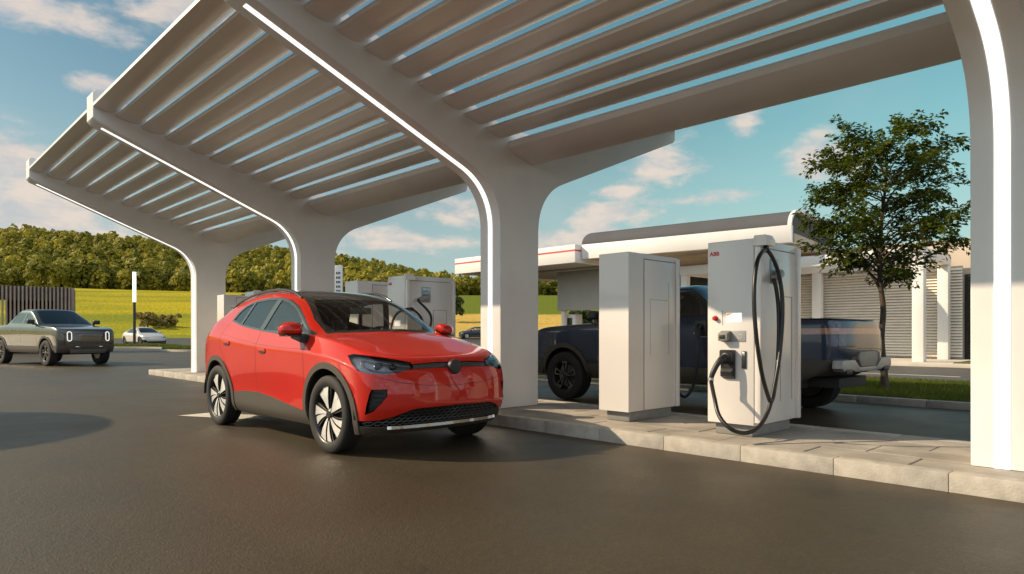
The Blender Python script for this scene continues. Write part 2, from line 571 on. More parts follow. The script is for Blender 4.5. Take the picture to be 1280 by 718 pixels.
# pale flat patch on the asphalt under the red car
bm = bmesh.new()
pts = [pt(9.26, 222), pt(9.6, 262), pt(9.35, 318), pt(8.75, 338)]
A = [bm.verts.new((p.x, p.y, 0.005)) for p in (pts[0], pts[3], pts[2], pts[1])]
bm.faces.new(A)
o = obj('pale_ground_patch', bm, PAINT, smooth=0); tag(o, kind='structure')

# unseen disc on a post, added off to the left to shadow the asphalt
zc = 4.0
bm = bmesh.new()
cx_, cy_ = 0.02 - zc / 0.92, 10.35 + 1.05 * zc / 0.92
lathe(bm, [(0.001, zc), (2.2, zc), (2.25, zc + 0.06), (2.2, zc + 0.12), (0.001, zc + 0.2)], 'z', 48, c=(cx_, cy_, 0))
lathe(bm, [(0.10, 0.0), (0.10, zc + 0.01)], 'z', 16, c=(cx_, cy_, 0))
o = obj('shadow_disc', bm, mat('shadow_disc_white', (0.7, 0.66, 0.6), 0.5, noise=0.05), smooth=40)
tag(o, kind='structure')
# ================================================================= charging island
def UPY(px, py, Y):
    l = (px - CX) / F
    d = Y / (FW.y + RT.y * l)
    return Vector((FW.x * d + RT.x * l * d, Y, CAM_H + (HY - py) / F * d))
def UPX(px, py, X):
    l = (px - CX) / F
    d = X / (FW.x + RT.x * l)
    return Vector((X, FW.y * d + RT.y * l * d, CAM_H + (HY - py) / F * d))

KERB_M = mat('kerb_concrete', (0.44, 0.40, 0.34), 0.85, noise=0.16, nscale=9, bump=0.35, bscale=60)
PAVE_M = mat('paving_concrete', (0.34, 0.305, 0.26), 0.9, noise=0.28, nscale=2.2, bump=0.5, bscale=70)
IX0, IX1, IY0, IY1, IZ = 5.63, 7.45, -8.0, 20.2, 0.135
bm = bmesh.new()
y = 1.296 - 0.8 * 11
while y < IY1:
    box(bm, IX0, IX0 + 0.15, y + 0.0015, min(y + 0.7985, IY1), -0.05, IZ, bev=0.006)
    box(bm, IX1 - 0.16, IX1, y + 0.003, min(y + 0.797, IY1), -0.05, IZ, bev=0.01)
    y += 0.8
box(bm, IX0 + 0.153, IX1 - 0.163, IY1 - 0.25, IY1, -0.05, IZ, bev=0.012)
o = obj('kerb', bm, KERB_M, smooth=30); tag(o, kind='structure')
bm = bmesh.new()
rows = [(IX0 + 0.153, 0.40), (IX0 + 0.553, 0.40), (IX0 + 0.953, 0.40), (IX0 + 1.353, 0.303)]
for n, (x0, wd) in enumerate(rows):
    y = IY0 - (0.37 * n) % 0.8
    while y < IY1 - 0.26:
        dzz = random.uniform(-0.002, 0.002)
        box(bm, x0 + 0.004, x0 + wd - 0.004, y + 0.004, min(y + 0.792, IY1 - 0.254), -0.05, IZ - 0.003 + dzz, bev=0.005, seg=1)
        y += 0.8
box(bm, IX0 + 0.1, IX1 - 0.1, IY0, IY1 - 0.1, -0.06, IZ - 0.02)
o = obj('pavement', bm, PAVE_M, smooth=0); tag(o, kind='structure')

# ================================================================= canopy
WHITE = mat('white_painted_metal', (0.80, 0.775, 0.745), 0.42, noise=0.05, nscale=1.5, bump=0.06, bscale=220, rnoise=0.08)
SLATM = mat('slat_metal', (0.80, 0.775, 0.745), 0.40, metal=0.45, noise=0.03, nscale=1.2)
LEDM = mat('led_strip', (0.9, 0.9, 0.9), 0.4, emit=(1.0, 0.98, 0.95), estr=1.1)
CXC = 6.465                                             # axis of the frames
COLS_Y = [-4.62, 1.06, 6.74, 12.42, 18.10]
def arm_curve():
    """lower edge of one half frame from the foot to the tip (x measured from the axis, negative side)"""
    hw = 0.365
    T = 0.54
    sl = 0.405
    tipx = CXC - 2.6
    za = 4.52 - sl * (tipx - hw)                          # arm line produced to the column face
    c = 1 / math.hypot(1, sl)
    A = Vector((-hw, 0, za - T)); B = Vector((-hw, 0, za)); Cc = Vector((-hw - T * c, 0, za + T * c * sl))
    P = [Vector((-hw, 0, IZ))]
    for i in range(13):
        t = i / 12
        # weighted quadratic: tighter than a circle, as the photographed haunch
        w_ = 0.9
        b0, b1, b2 = (1 - t) ** 2, 2 * t * (1 - t) * w_, t * t
        P.append((A * b0 + B * b1 + Cc * b2) / (b0 + b1 + b2))
    P.append(Vector((-tipx + 0.05, 0, 4.52 - 0.405 * 0.05 + 0.0)))
    return P
LOW = arm_curve()
tipx = CXC - 2.6
prof = [(p.x, p.z) for p in LOW] + [(-tipx, 4.56), (-tipx, 4.96), (-tipx + 0.04, 5.0), (-tipx + 0.22, 4.94), (-0.25, 3.90), (0.25, 3.90)]
half = [(p.x, p.z) for p in LOW] + [(-tipx, 4.56), (-tipx, 4.96), (-tipx + 0.04, 5.0), (-tipx + 0.22, 4.94), (-0.25, 3.88)]
outline = half + [(-x, z) for x, z in half[::-1]]
canopy = empty('charging_canopy', (CXC, 0, 0))
tag(canopy, 'white louvred canopy on Y shaped columns with glowing edge strips over the chargers', 'canopy')
for i, cy in enumerate(COLS_Y):
    bm = bmesh.new()
    prism(bm, outline, 'y', cy - 0.2, cy + 0.2, bev=0.014)
    col = obj('column', bm, WHITE, canopy, smooth=30)
    # recessed-looking light line along the middle of the road-side edge
    bm = bmesh.new()
    path = LOW[:-1] + [Vector((-tipx + 0.16, 0, 4.52 - 0.405 * 0.16))]
    L0, R0 = [], []
    for k, p in enumerate(path):
        t = (path[min(k + 1, len(path) - 1)] - path[max(k - 1, 0)]).normalized()
        nrm = Vector((-t.z, 0, t.x)); nrm = nrm if nrm.x < 0.2 and (nrm.x < -0.3 or nrm.z < 0) else -nrm
        q = p + nrm * 0.005
        hwid = 0.050 if cy < 3 else 0.040
        L0.append(bm.verts.new((q.x, cy - hwid, q.z))); R0.append(bm.verts.new((q.x, cy + hwid, q.z)))
    for k in range(len(path) - 1):
        bm.faces.new((L0[k], L0[k + 1], R0[k + 1], R0[k]))
    r = bmesh.ops.extrude_face_region(bm, geom=bm.faces[:])
    for v in [g for g in r['geom'] if isinstance(g, bmesh.types.BMVert)]: v.co.x += 0.004
    obj('light_strip', bm, LEDM, col, smooth=30)
# louvre slats, front wing and back wing
def slat_line(x): return 4.42 - 0.285 * (x - 3.67)
xs = [2.60, 2.938] + [2.938 + 0.366 * k for k in range(1, 10)]
SL = math.atan(0.285)
def slat_profile(x0, x1):
    w_ = x1 - x0
    n = 14
    bot, top = [], []
    for i in range(n + 1):
        t = i / n
        x = x0 + w_ * t
        up = 0.155 * (max(0, t - 0.2) / 0.8) ** 2.6
        th = 0.036 * (1 - t) ** 0.8 + 0.012
        bot.append((x - CXC, slat_line(x) + up)); top.append((x - CXC, slat_line(x) + up + th))
    return bot + top[::-1]
for a, b in zip(COLS_Y[:-1], COLS_Y[1:]):
    for k in range(len(xs) - 1):
        x0 = xs[k]; x1 = xs[k + 1] + 0.055
        pr = slat_profile(x0, x1)
        for sgn in (1, -1):
            if sgn < 0 and a < 0: continue
            bm = bmesh.new()
            prism(bm, [(sgn * x, z) for x, z in pr], 'y', a + 0.202, b - 0.202)
            obj('roof_slat', bm, SLATM, canopy, smooth=40)
    # rain gutter beam in the valley
    bm = bmesh.new()
    bp = [(-0.235, 3.70), (-0.215, 3.64), (-0.10, 3.565), (0.10, 3.515), (0.24, 3.475), (0.27, 3.50), (0.27, 3.73), (-0.20, 3.735)]
    prism(bm, bp, 'y', a + 0.202, b - 0.202, bev=0.012)
    obj('gutter_beam', bm, WHITE, canopy, smooth=30)

# ================================================================= chargers
CHW = mat('charger_white_coat', (0.76, 0.72, 0.68), 0.22, coat=0.35, noise=0.02, nscale=2, rnoise=0.05)
CHG = mat('charger_grey_panel', (0.33, 0.33, 0.33), 0.4, noise=0.05, nscale=12, rnoise=0.08)
CHL = mat('charger_lower_grey', (0.22, 0.215, 0.20), 0.6, noise=0.12, nscale=9, bump=0.1)
SEAM = mat('panel_seam', (0.16, 0.16, 0.16), 0.6, noise=0.1)
BLK = mat('black_plastic', (0.016, 0.016, 0.017), 0.42, noise=0.15, nscale=20, rnoise=0.08, bump=0.1, bscale=300)
RUB = mat('cable_rubber', (0.013, 0.012, 0.012), 0.38, noise=0.2, nscale=14, rnoise=0.08)
REDM = mat('red_signal', (0.55, 0.02, 0.015), 0.3, noise=0.1, nscale=20)
LOGO = mat('red_print', (0.60, 0.03, 0.02), 0.5, noise=0.05)
SCRN = mat('lit_screen', (0.8, 0.8, 0.8), 0.2, emit=(1, 0.97, 0.93), estr=0.75)
ORNG = mat('orange_screen_mark', (0.8, 0.3, 0.03), 0.3, emit=(1, 0.4, 0.03), estr=0.6)
LBLUE = mat('pale_blue_label', (0.30, 0.50, 0.60), 0.4, noise=0.06, nscale=40)
STEEL = mat('brushed_steel', (0.55, 0.54, 0.52), 0.35, metal=0.9, noise=0.08, nscale=30)

def make_charger(low_loop=False):
    root = empty('charging_station')
    bm = bmesh.new()
    box(bm, 0.06, 0.90, 0.05, 0.44, 0.0, 0.115, bev=0.004)
    obj('plinth', bm, CHL, root)
    bm = bmesh.new()
    box(bm, 0.012, 0.985, 0.0, 0.50, 0.112, 1.925, bev=0.010)
    box(bm, 0.935, 1.005, -0.028, 0.52, 0.112, 1.905, bev=0.008)          # rear edge frame
    cab = obj('cabinet', bm, CHW, root)
    bm = bmesh.new()                                                       # front door leaf
    box(bm, 0.0, 0.0115, 0.006, 0.494, 0.118, 1.875, bev=0.004)
    door = obj('front_door', bm, CHW, root)
    bm = bmesh.new()                                                       # corner fin
    box(bm, 0.0, 0.05, -0.062, -0.002, 0.145, 1.86, bev=0.008)
    obj('corner_fin', bm, CHW, root)
    bm = bmesh.new()                                                       # cable hanger on the upper corner
    prism(bm, [(-0.02, 1.845), (0.17, 1.845), (0.19, 1.90), (0.12, 1.945), (-0.02, 1.945)], 'y', -0.125, -0.002, bev=0.008)
    if low_loop:
        for v in bm.verts: v.co.y *= 0.35
        box(bm, 0.06, 0.10, -0.11, -0.007, 1.36, 1.40, bev=0.004, mi=1)
    else: box(bm, 0.06, 0.10, -0.10, -0.06, 1.79, 1.846, bev=0.004, mi=1)
    obj('cable_hanger', bm, [CHW, BLK], root)
    bm = bmesh.new()                                                       # side service panel with shut lines
    box(bm, 0.075, 0.90, -0.006, -0.001, 0.14, 1.86, bev=0.002)
    sp = obj('side_panel', bm, CHW, root)
    bm = bmesh.new()
    for (a, b, c, d) in ((0.55, 0.556, 0.32, 1.38), (0.82, 0.826, 0.32, 1.38)):
        box(bm, a, b, -0.0085, -0.006, c, d)
    box(bm, 0.55, 0.826, -0.0085, -0.006, 1.38, 1.386)
    box(bm, 0.075, 0.90, -0.0085, -0.006, 1.842, 1.85)
    obj('shut_line', bm, SEAM, sp, smooth=0)
    text_mesh('logo_lettering', 'ABB', 0.058, LOGO, door,
              Matrix.Translation((-0.001, 0.47, 1.785)) @ Matrix(((0, 0, -1, 0), (-1, 0, 0, 0), (0, 1, 0, 0), (0, 0, 0, 1))), 0.001, 0.0016)
    bm = bmesh.new()
    box(bm, -0.004, 0.004, 0.128, 0.292, 1.118, 1.208, bev=0.003)
    s = obj('screen', bm, SCRN, root)
    bm = bmesh.new()
    prism(bm, [(0.286, 1.205), (0.215, 1.205), (0.286, 1.178)], 'x', -0.0065, -0.004)
    obj('screen_mark', bm, ORNG, s, smooth=0)
    bm = bmesh.new()
    box(bm, -0.0015, 0.002, 0.328, 0.333, 1.09, 1.235)
    obj('door_slit', bm, SEAM, door, smooth=0)
    bm = bmesh.new()
    lathe(bm, [(0.001, -0.042), (0.016, -0.041), (0.0215, -0.034), (0.021, -0.024), (0.014, -0.02), (0.014, -0.006), (0.027, -0.005), (0.027, 0.0)], 'x', 24, c=(0, 0.405, 1.158))
    obj('emergency_button', bm, REDM, root)
    bm = bmesh.new()
    box(bm, -0.006, 0.004, 0.085, 0.345, 0.925, 1.035, bev=0.003, mi=0)
    lathe(bm, [(0.022, -0.008), (0.020, -0.0085), (0.018, -0.008)], 'x', 20, mi=1, c=(0, 0.145, 0.98))
    pl = obj('reader_plate', bm, [CHG, CHW], root)
    bm = bmesh.new()
    M = Matrix.Translation((0, 0.29, 0.98))
    box(bm, -0.085, -0.006, -0.055, 0.05, -0.045, 0.055, bev=0.012)
    for v in bm.verts:
        if v.co.x < -0.05: v.co.z = v.co.z * 0.8 - 0.012
        v.co = M @ v.co
    box(bm, -0.09, -0.084, 0.26, 0.32, 0.955, 0.995, bev=0.002, mi=1)
    obj('card_reader', bm, [CHL, BLK], root)
    bm = bmesh.new()                                                       # door latch
    box(bm, -0.012, 0.0, 0.078, 0.125, 0.665, 0.835, bev=0.004)
    box(bm, -0.016, -0.012, 0.088, 0.115, 0.79, 0.825, bev=0.002, mi=1)
    obj('door_handle', bm, [BLK, STEEL], root)
    bm = bmesh.new()                                                       # front connector holster
    prism(bm, [(0.0, 0.56), (-0.05, 0.585), (-0.055, 0.63), (-0.03, 0.66), (-0.03, 0.71), (-0.07, 0.74), (-0.07, 0.83), (-0.055, 0.845), (0.0, 0.845)],
          'y', 0.19, 0.33, bev=0.008, M=Matrix(((1, 0, 0, 0), (0, 1, 0, 0), (0, 0, 1, 0), (0, 0, 0, 1))))
    lathe(bm, [(0.045, -0.06), (0.05, -0.085), (0.036, -0.09)], 'x', 20, c=(0, 0.26, 0.765))
    obj('connector_holster', bm, BLK, root)
    bm = bmesh.new()                                                       # plug: nose, grip and collar
    tube(bm, catmull([(-0.055, 0.26, 0.765), (-0.10, 0.265, 0.765), (-0.145, 0.275, 0.745), (-0.18, 0.30, 0.69), (-0.205, 0.325, 0.615), (-0.215, 0.335, 0.565)], 4),
         [0.034, 0.037, 0.04, 0.041, 0.04, 0.038, 0.035, 0.033, 0.031, 0.029, 0.028, 0.0275, 0.027, 0.027, 0.027, 0.027, 0.026, 0.025, 0.024, 0.023, 0.022][:21], 14)
    plug = obj('charging_plug', bm, BLK, root)
    bm = bmesh.new()
    tube(bm, [(-0.2135, 0.3335, 0.575), (-0.2175, 0.337, 0.535)], 0.0275, 14)
    obj('plug_collar', bm, STEEL, plug)
    o0 = Vector((6.15, 3.02, IZ))
    def side(px, py, Y): return UPY(px, py, Y) - o0
    c1 = [(-0.2165, 0.3365, 0.55)] + [tuple(side(*p)) for p in ((893, 497, 3.22), (899, 520, 3.12), (913, 536, 3.0), (931, 541.5, 2.92), (947, 535, 2.86), (958, 519, 2.83), (965, 497, 2.82), (973, 455, 2.83), (977.5, 410, 2.84), (978, 375, 2.85), (974, 345, 2.87), (967, 325, 2.89), (960, 314, 2.905))] + [(0.08, -0.08, 1.80)]
    c2 = [(0.085, -0.085, 1.805)] + [tuple(side(*p)) for p in ((953, 315, 2.885), (946.5, 328, 2.86), (943, 355, 2.84), (943, 390, 2.83), (946.5, 430, 2.82), (952.5, 468, 2.815), (959, 492, 2.81), (963.5, 502, 2.80), (967, 493, 2.815), (971.5, 460, 2.84), (973.5, 420, 2.87), (973, 385, 2.89), (970, 360, 2.905), (966.5, 348, 2.925))]
    if low_loop:                                           # lead hung lower, over a hook half-way up the side
        sq = lambda p: (p[0], p[1], p[2] if p[2] < 0.6 else 0.6 + (p[2] - 0.6) * 0.66)
        c1 = [sq(p) for p in c1]
        c2 = [sq(p) for p in c2[:-4]] + [(0.37, -0.13, 1.05), (0.41, -0.12, 1.30), tuple(Vector(c2[-1]) + Vector((0.0, 0.0, -0.03))), c2[-1]]
    bm = bmesh.new()
    tube(bm, catmull(c1, 8), 0.0195, 12)
    obj('cable', bm, RUB, root, smooth=60)
    bm = bmesh.new()
    tube(bm, catmull(c2, 8), 0.0195, 12)
    obj('cable', bm, RUB, root, smooth=60)
    bm = bmesh.new()                                                       # side socket with pictogram plate
    box(bm, 0.315, 0.49, -0.018, -0.006, 1.62, 1.75, bev=0.004)
    sk = obj('label_plate', bm, LBLUE, root)
    bm = bmesh.new()
    for (x, z, ww, hh) in ((0.335, 1.70, 0.055, 0.03), (0.40, 1.705, 0.03, 0.025), (0.44, 1.69, 0.03, 0.04), (0.345, 1.645, 0.10, 0.012)):
        box(bm, x, x + ww, -0.0205, -0.018, z, z + hh, bev=0.0005, seg=1)
    obj('pictogram', bm, CHW, sk, smooth=0)
    bm = bmesh.new()
    box(bm, 0.325, 0.48, -0.03, -0.006, 1.505, 1.617, bev=0.006)
    obj('side_holster', bm, CHG, root)
    bm = bmesh.new()
    e = Vector(c2[-1])
    tube(bm, [(0.40, -0.03, 1.59), (0.40, -0.07, 1.60), tuple(e * 0.5 + Vector((0.40, -0.10, 1.58)) * 0.5), tuple(e)], [0.045, 0.045, 0.038, 0.022], 14)
    obj('charging_plug', bm, CHG, root)
    return root

def make_cabinet():
    root = empty('power_cabinet')
    bm = bmesh.new()
    box(bm, 0.07, 0.93, 0.04, 0.36, 0.0, 0.115, bev=0.004)
    obj('plinth', bm, CHL, root)
    bm = bmesh.new()
    prism(bm, [(0.0, 0.0), (0.99, 0.0), (0.99, 0.42), (0.0, 0.42)], 'z', 0.112, 1.93, bev=0.008)
    box(bm, 0.955, 1.03, -0.022, 0.43, 0.112, 1.915, bev=0.006)
    obj('cabinet', bm, CHW, root)
    bm = bmesh.new()                                                       # door leaf on the side
    box(bm, 0.30, 0.945, -0.008, -0.001, 0.125, 1.86, bev=0.003)
    d = obj('side_door', bm, CHW, root)
    bm = bmesh.new()
    for q in ((0.292, 0.299, 0.112, 1.875), (0.946, 0.953, 0.112, 1.875)):
        box(bm, q[0], q[1], -0.0025, 0.0, q[2], q[3])
    box(bm, 0.292, 0.953, -0.0025, 0.0, 1.863, 1.872)
    for q in ((0.41, 0.414, 0.75, 1.40), (0.80, 0.804, 0.75, 1.40), (0.80, 0.804, 1.42, 1.62)):
        box(bm, q[0], q[1], -0.0095, -0.008, q[2], q[3])
    box(bm, 0.41, 0.804, -0.0095, -0.008, 1.40, 1.404)
    obj('shut_line', bm, SEAM, d, smooth=0)
    bm = bmesh.new()
    lathe(bm, [(0.001, 1.965), (0.045, 1.963), (0.055, 1.95), (0.05, 1.93), (0.05, 1.925)], 'z', 20, c=(0.55, 0.2, 0))
    obj('antenna_cap', bm, BLK, root)
    return root

CH_Y = [(3.02, 'white and grey fast charger with lit screen and looped black cable, nearest the camera'),
        (8.80, 'white fast charger with side socket standing behind the red car bonnet'),
        (14.50, 'white fast charger partly hidden between the third and fourth canopy columns')]
ch0 = make_charger()
ch1 = make_charger(True)
for i, (y, lab) in enumerate(CH_Y):
    o = ch0 if i == 0 else (ch1 if i == 1 else copy_tree(ch1))
    o.location = (6.15, y, IZ)
    tag(o, lab, 'charger', 'charging stations along the island')
CB_Y = [(4.53, 'tall white power cabinet on grey plinth, between white column and near charger'),
        (10.30, 'white power cabinet seen above the red car windscreen, beside the second charger'),
        (16.35, 'white power cabinet at the far end, beside the leftmost canopy column')]
cb0 = make_cabinet()
for i, (y, lab) in enumerate(CB_Y):
    o = cb0 if i == 0 else copy_tree(cb0)
    o.location = (6.20, y, IZ)
    tag(o, lab, 'power cabinet', 'power cabinets along the island')
# ================================================================= far wood
def leaf_quads(centres, normals, size, aspect=1.0, rng=RNG, spin=None):
    n = len(centres)
    nrm = normals / np.maximum(np.linalg.norm(normals, axis=1, keepdims=True), 1e-6)
    ref = rng.normal(size=(n, 3))
    u = np.cross(nrm, ref); u /= np.maximum(np.linalg.norm(u, axis=1, keepdims=True), 1e-6)
    v = np.cross(nrm, u)
    s = np.asarray(size).reshape(-1, 1) * 0.5
    u = u * s; v = v * s * aspect
    co = np.stack([centres - u - v * 0.2, centres - v, centres + u - v * 0.1, centres + v], 1).reshape(-1, 3)
    q = np.arange(n * 4).reshape(n, 4)
    return co, q

def crown_points(n, lobes, rng):
    """points and outward normals over a cluster of overlapping lobes: (cx,cy,cz,r) each"""
    lobes = np.array(lobes, float)
    area = lobes[:, 3] ** 2; pick = rng.choice(len(lobes), size=n, p=area / area.sum())
    d = rng.normal(size=(n, 3)); d /= np.linalg.norm(d, axis=1, keepdims=True)
    d[:, 2] = np.where(d[:, 2] < -0.35, -d[:, 2], d[:, 2])
    rr = lobes[pick, 3] * rng.uniform(0.72, 1.06, n)
    p = lobes[pick, :3] + d * rr[:, None]
    return p, d + rng.normal(size=(n, 3)) * 0.3

FOREST = leaf_mat('forest_leaves', (0.12, 0.135, 0.014), (0.45, 0.38, 0.045), 0.38)
variants = []
for v in range(10):
    rng = np.random.default_rng(100 + v)
    lobes = [(0, 0, 7.0, 3.6)]
    for k in range(9):
        a = rng.uniform(0, 2 * PI); rad = rng.uniform(1.0, 3.2); z = rng.uniform(1.6, 10.6)
        rad *= 1.0 - max(0, z - 6) / 8
        lobes.append((rad * math.cos(a), rad * math.sin(a), z, rng.uniform(1.3, 2.4)))
    p, n_ = crown_points(230, lobes, rng)
    co, q = leaf_quads(p, n_, rng.uniform(0.9, 1.9, len(p)), 1.0, rng)
    variants.append((co, q))
pos = []
rng = np.random.default_rng(5)
for r in np.arange(256, 480, 4.4):
    dens_step = 4.3 if r < 300 else 5.2
    for a in np.arange(-42, 27, math.degrees(dens_step / r)):
        aa = math.radians(a) + rng.normal() * 0.006; rr = r + rng.normal() * 2.2
        v = FW * (rr * math.cos(aa)) + RT * (rr * math.sin(aa))
        pos.append((v.x, v.y))
pos = np.array(pos)
zz = hgt(pos[:, 0], pos[:, 1])
CO, QQ, TT, off = [], [], [], 0
for i in range(len(pos)):
    co, q = variants[rng.integers(len(variants))]
    s = rng.uniform(0.42, 0.95); a = rng.uniform(0, 2 * PI)
    sx = s * rng.uniform(0.85, 1.15)
    R = np.array([[math.cos(a) * sx, -math.sin(a) * sx, 0], [math.sin(a) * sx, math.cos(a) * sx, 0], [0, 0, s]])
    CO.append(co @ R.T + np.array([pos[i, 0], pos[i, 1], zz[i] - 1.2])); QQ.append(q + off); off += len(co)
    TT.append(np.full(len(q), np.clip(rng.normal(0.28, 0.30), 0, 0.75)))
o = np_mesh('forest', np.concatenate(CO), np.concatenate(QQ), FOREST, tone=np.concatenate(TT))
tag(o, 'golden green broadleaf wood covering the hill beyond the meadow', 'forest', kind='stuff')

# ================================================================= single bushes and trees
def bush(name, label, cat, d, px, w_, h_, m, n=900, size=0.3, seed=1, trunk=None, lobes_n=14, group=None, z0=None, crown0=0.0):
    rng = np.random.default_rng(seed)
    p = pt(d, px); z = float(hgt(p.x, p.y)) if z0 is None else z0
    root = empty(name, (p.x, p.y, z))
    tag(root, label, cat, group)
    lobes = []
    for k in range(lobes_n):
        a = rng.uniform(0, 2 * PI); r = rng.uniform(0.05, 0.42) * w_
        zz_ = crown0 + (h_ - crown0) * rng.uniform(0.02 if not crown0 else 0.15, 0.72); s = min(w_, h_ - crown0) * rng.uniform(0.2, 0.3)
        lobes.append((r * math.cos(a), r * math.sin(a), min(zz_, h_ - s), s))
    pp, nn = crown_points(n, lobes, rng)
    co, q = leaf_quads(pp, nn, rng.uniform(0.6, 1.4, n) * size, 1.0, rng)
    np_mesh('crown', co, q, m, root, tone=rng.uniform(0, 0.6, n))
    bm = bmesh.new()
    th = (crown0 if crown0 else 0.1 * h_) + 0.35 * (h_ - crown0)
    r0 = 0.03 * h_ + 0.02
    tube(bm, catmull([(0, 0, -0.1), (0.02 * h_, 0, th * 0.5), (-0.01 * h_, 0.01, th)], 4), [r0 * (1 - 0.06 * i) for i in range(9)], 8)
    for k in range(3):
        a = k * 2.1 + seed
        tube(bm, [(0, 0, th * 0.6), (math.cos(a) * 0.12 * w_, math.sin(a) * 0.12 * w_, th * 0.85), (math.cos(a) * 0.25 * w_, math.sin(a) * 0.25 * w_, th * 1.05)], [r0 * 0.5, r0 * 0.4, r0 * 0.2], 6)
    obj('trunk', bm, BARK, root, smooth=60)
    return root
BARK = mat('bark', (0.085, 0.06, 0.042), 0.9, noise=0.4, nscale=14, bump=0.9, bscale=28, stretch=(1, 1, 0.25))
BROWNB = leaf_mat('dry_bush_leaves', (0.18, 0.14, 0.035), (0.34, 0.25, 0.07), 0.3)
GREENB = leaf_mat('green_bush_leaves', (0.028, 0.045, 0.010), (0.075, 0.09, 0.02), 0.2)
bush('bush', 'dark olive bush on the meadow, tallest of three beside the lamp post', 'bush', 104, 184, 3.6, 2.9, BROWNB, 1300, 0.32, 3, group='bushes on the meadow')
bush('bush', 'dark olive bush on the meadow, middle of three behind the white car', 'bush', 106, 199, 3.0, 1.9, BROWNB, 1000, 0.32, 5, group='bushes on the meadow')
bush('bush', 'wide brown bush on the meadow, rightmost of three beside the leftmost column', 'bush', 108, 213, 3.6, 2.3, BROWNB, 1000, 0.32, 8, group='bushes on the meadow')
bush('tree', 'dark green tree at the edge of the wheat field behind the second charger', 'tree', 132, 563, 4.6, 6.6, GREENB, 1500, 0.5, 12, crown0=1.0)
bush('tree', 'small green tree behind the fuel pump under the station canopy', 'tree', 62, 737, 3.4, 3.6, GREENB, 700, 0.34, 15, crown0=1.2)

# ================================================================= lawn strip, young tree
KERB2 = mat('grey_kerb', (0.30, 0.28, 0.25), 0.85, noise=0.15, nscale=8, bump=0.3)
SOIL = mat('lawn_soil', (0.035, 0.045, 0.012), 0.95, noise=0.3, nscale=6, bump=0.5, bscale=40)
LX0, LX1, LY0, LY1 = 11.75, 16.9, -14.0, 15.0
bm = bmesh.new()
y = LY0
while y < LY1:
    box(bm, LX0, LX0 + 0.15, y + 0.003, y + 0.997, -0.05, 0.11, bev=0.012)
    box(bm, LX1 - 0.15, LX1, y + 0.003, y + 0.997, -0.05, 0.11, bev=0.012)
    y += 1.0
box(bm, LX0 + 0.152, LX1 - 0.152, LY1 - 0.15, LY1, -0.05, 0.11, bev=0.012)
o = obj('lawn_kerb', bm, KERB2, smooth=30); tag(o, kind='structure')
bm = bmesh.new()
box(bm, LX0 + 0.1, LX1 - 0.1, LY0, LY1 - 0.1, -0.05, 0.075)
o = obj('lawn_ground', bm, SOIL, smooth=0); tag(o, kind='structure')
GRASS = leaf_mat('grass_blades', (0.06, 0.095, 0.010), (0.16, 0.18, 0.022), 0.35)
def blades(n, fx, z, hmin, hmax, wid, rng):
    p = fx(n); n = len(p)
    a = rng.uniform(0, 2 * PI, n); h = rng.uniform(hmin, hmax, n)
    dx, dy = np.cos(a), np.sin(a)
    lean = rng.normal(size=(n, 2)) * 0.35 * h[:, None]
    b0 = np.stack([p[:, 0] - dx * wid, p[:, 1] - dy * wid, np.full(n, z)], 1)
    b1 = np.stack([p[:, 0] + dx * wid, p[:, 1] + dy * wid, np.full(n, z)], 1)
    t = np.stack([p[:, 0] + lean[:, 0], p[:, 1] + lean[:, 1], z + h], 1)
    co = np.stack([b0, b1, t], 1).reshape(-1, 3)
    return co, np.arange(n * 3).reshape(n, 3)
rng = np.random.default_rng(21)
def fx_main(n): return np.stack([rng.uniform(LX0 + 0.16, LX1 - 0.16, n), rng.uniform(-1.5, 9.0, n)], 1)
def fx_far(n): return np.stack([rng.uniform(LX0 + 0.16, LX1 - 0.16, n), rng.uniform(9.0, LY1 - 0.16, n)], 1)
c1, q1 = blades(110000, fx_main, 0.074, 0.04, 0.11, 0.006, rng)
c2, q2 = blades(16000, fx_far, 0.074, 0.06, 0.12, 0.014, rng)
co = np.concatenate([c1, c2]); q = np.concatenate([q1, q2 + len(c1)])
tone = np.clip(0.3 + 0.3 * np.sin(co[q[:, 0], 0] * 2.1) * np.sin(co[q[:, 0], 1] * 1.7) + rng.normal(size=len(q)) * 0.15, 0, 0.65)
o = np_mesh('lawn_grass', co, q, GRASS, tone=tone)
tag(o, 'short green grass of the lawn strip under the young tree', 'grass', kind='stuff')

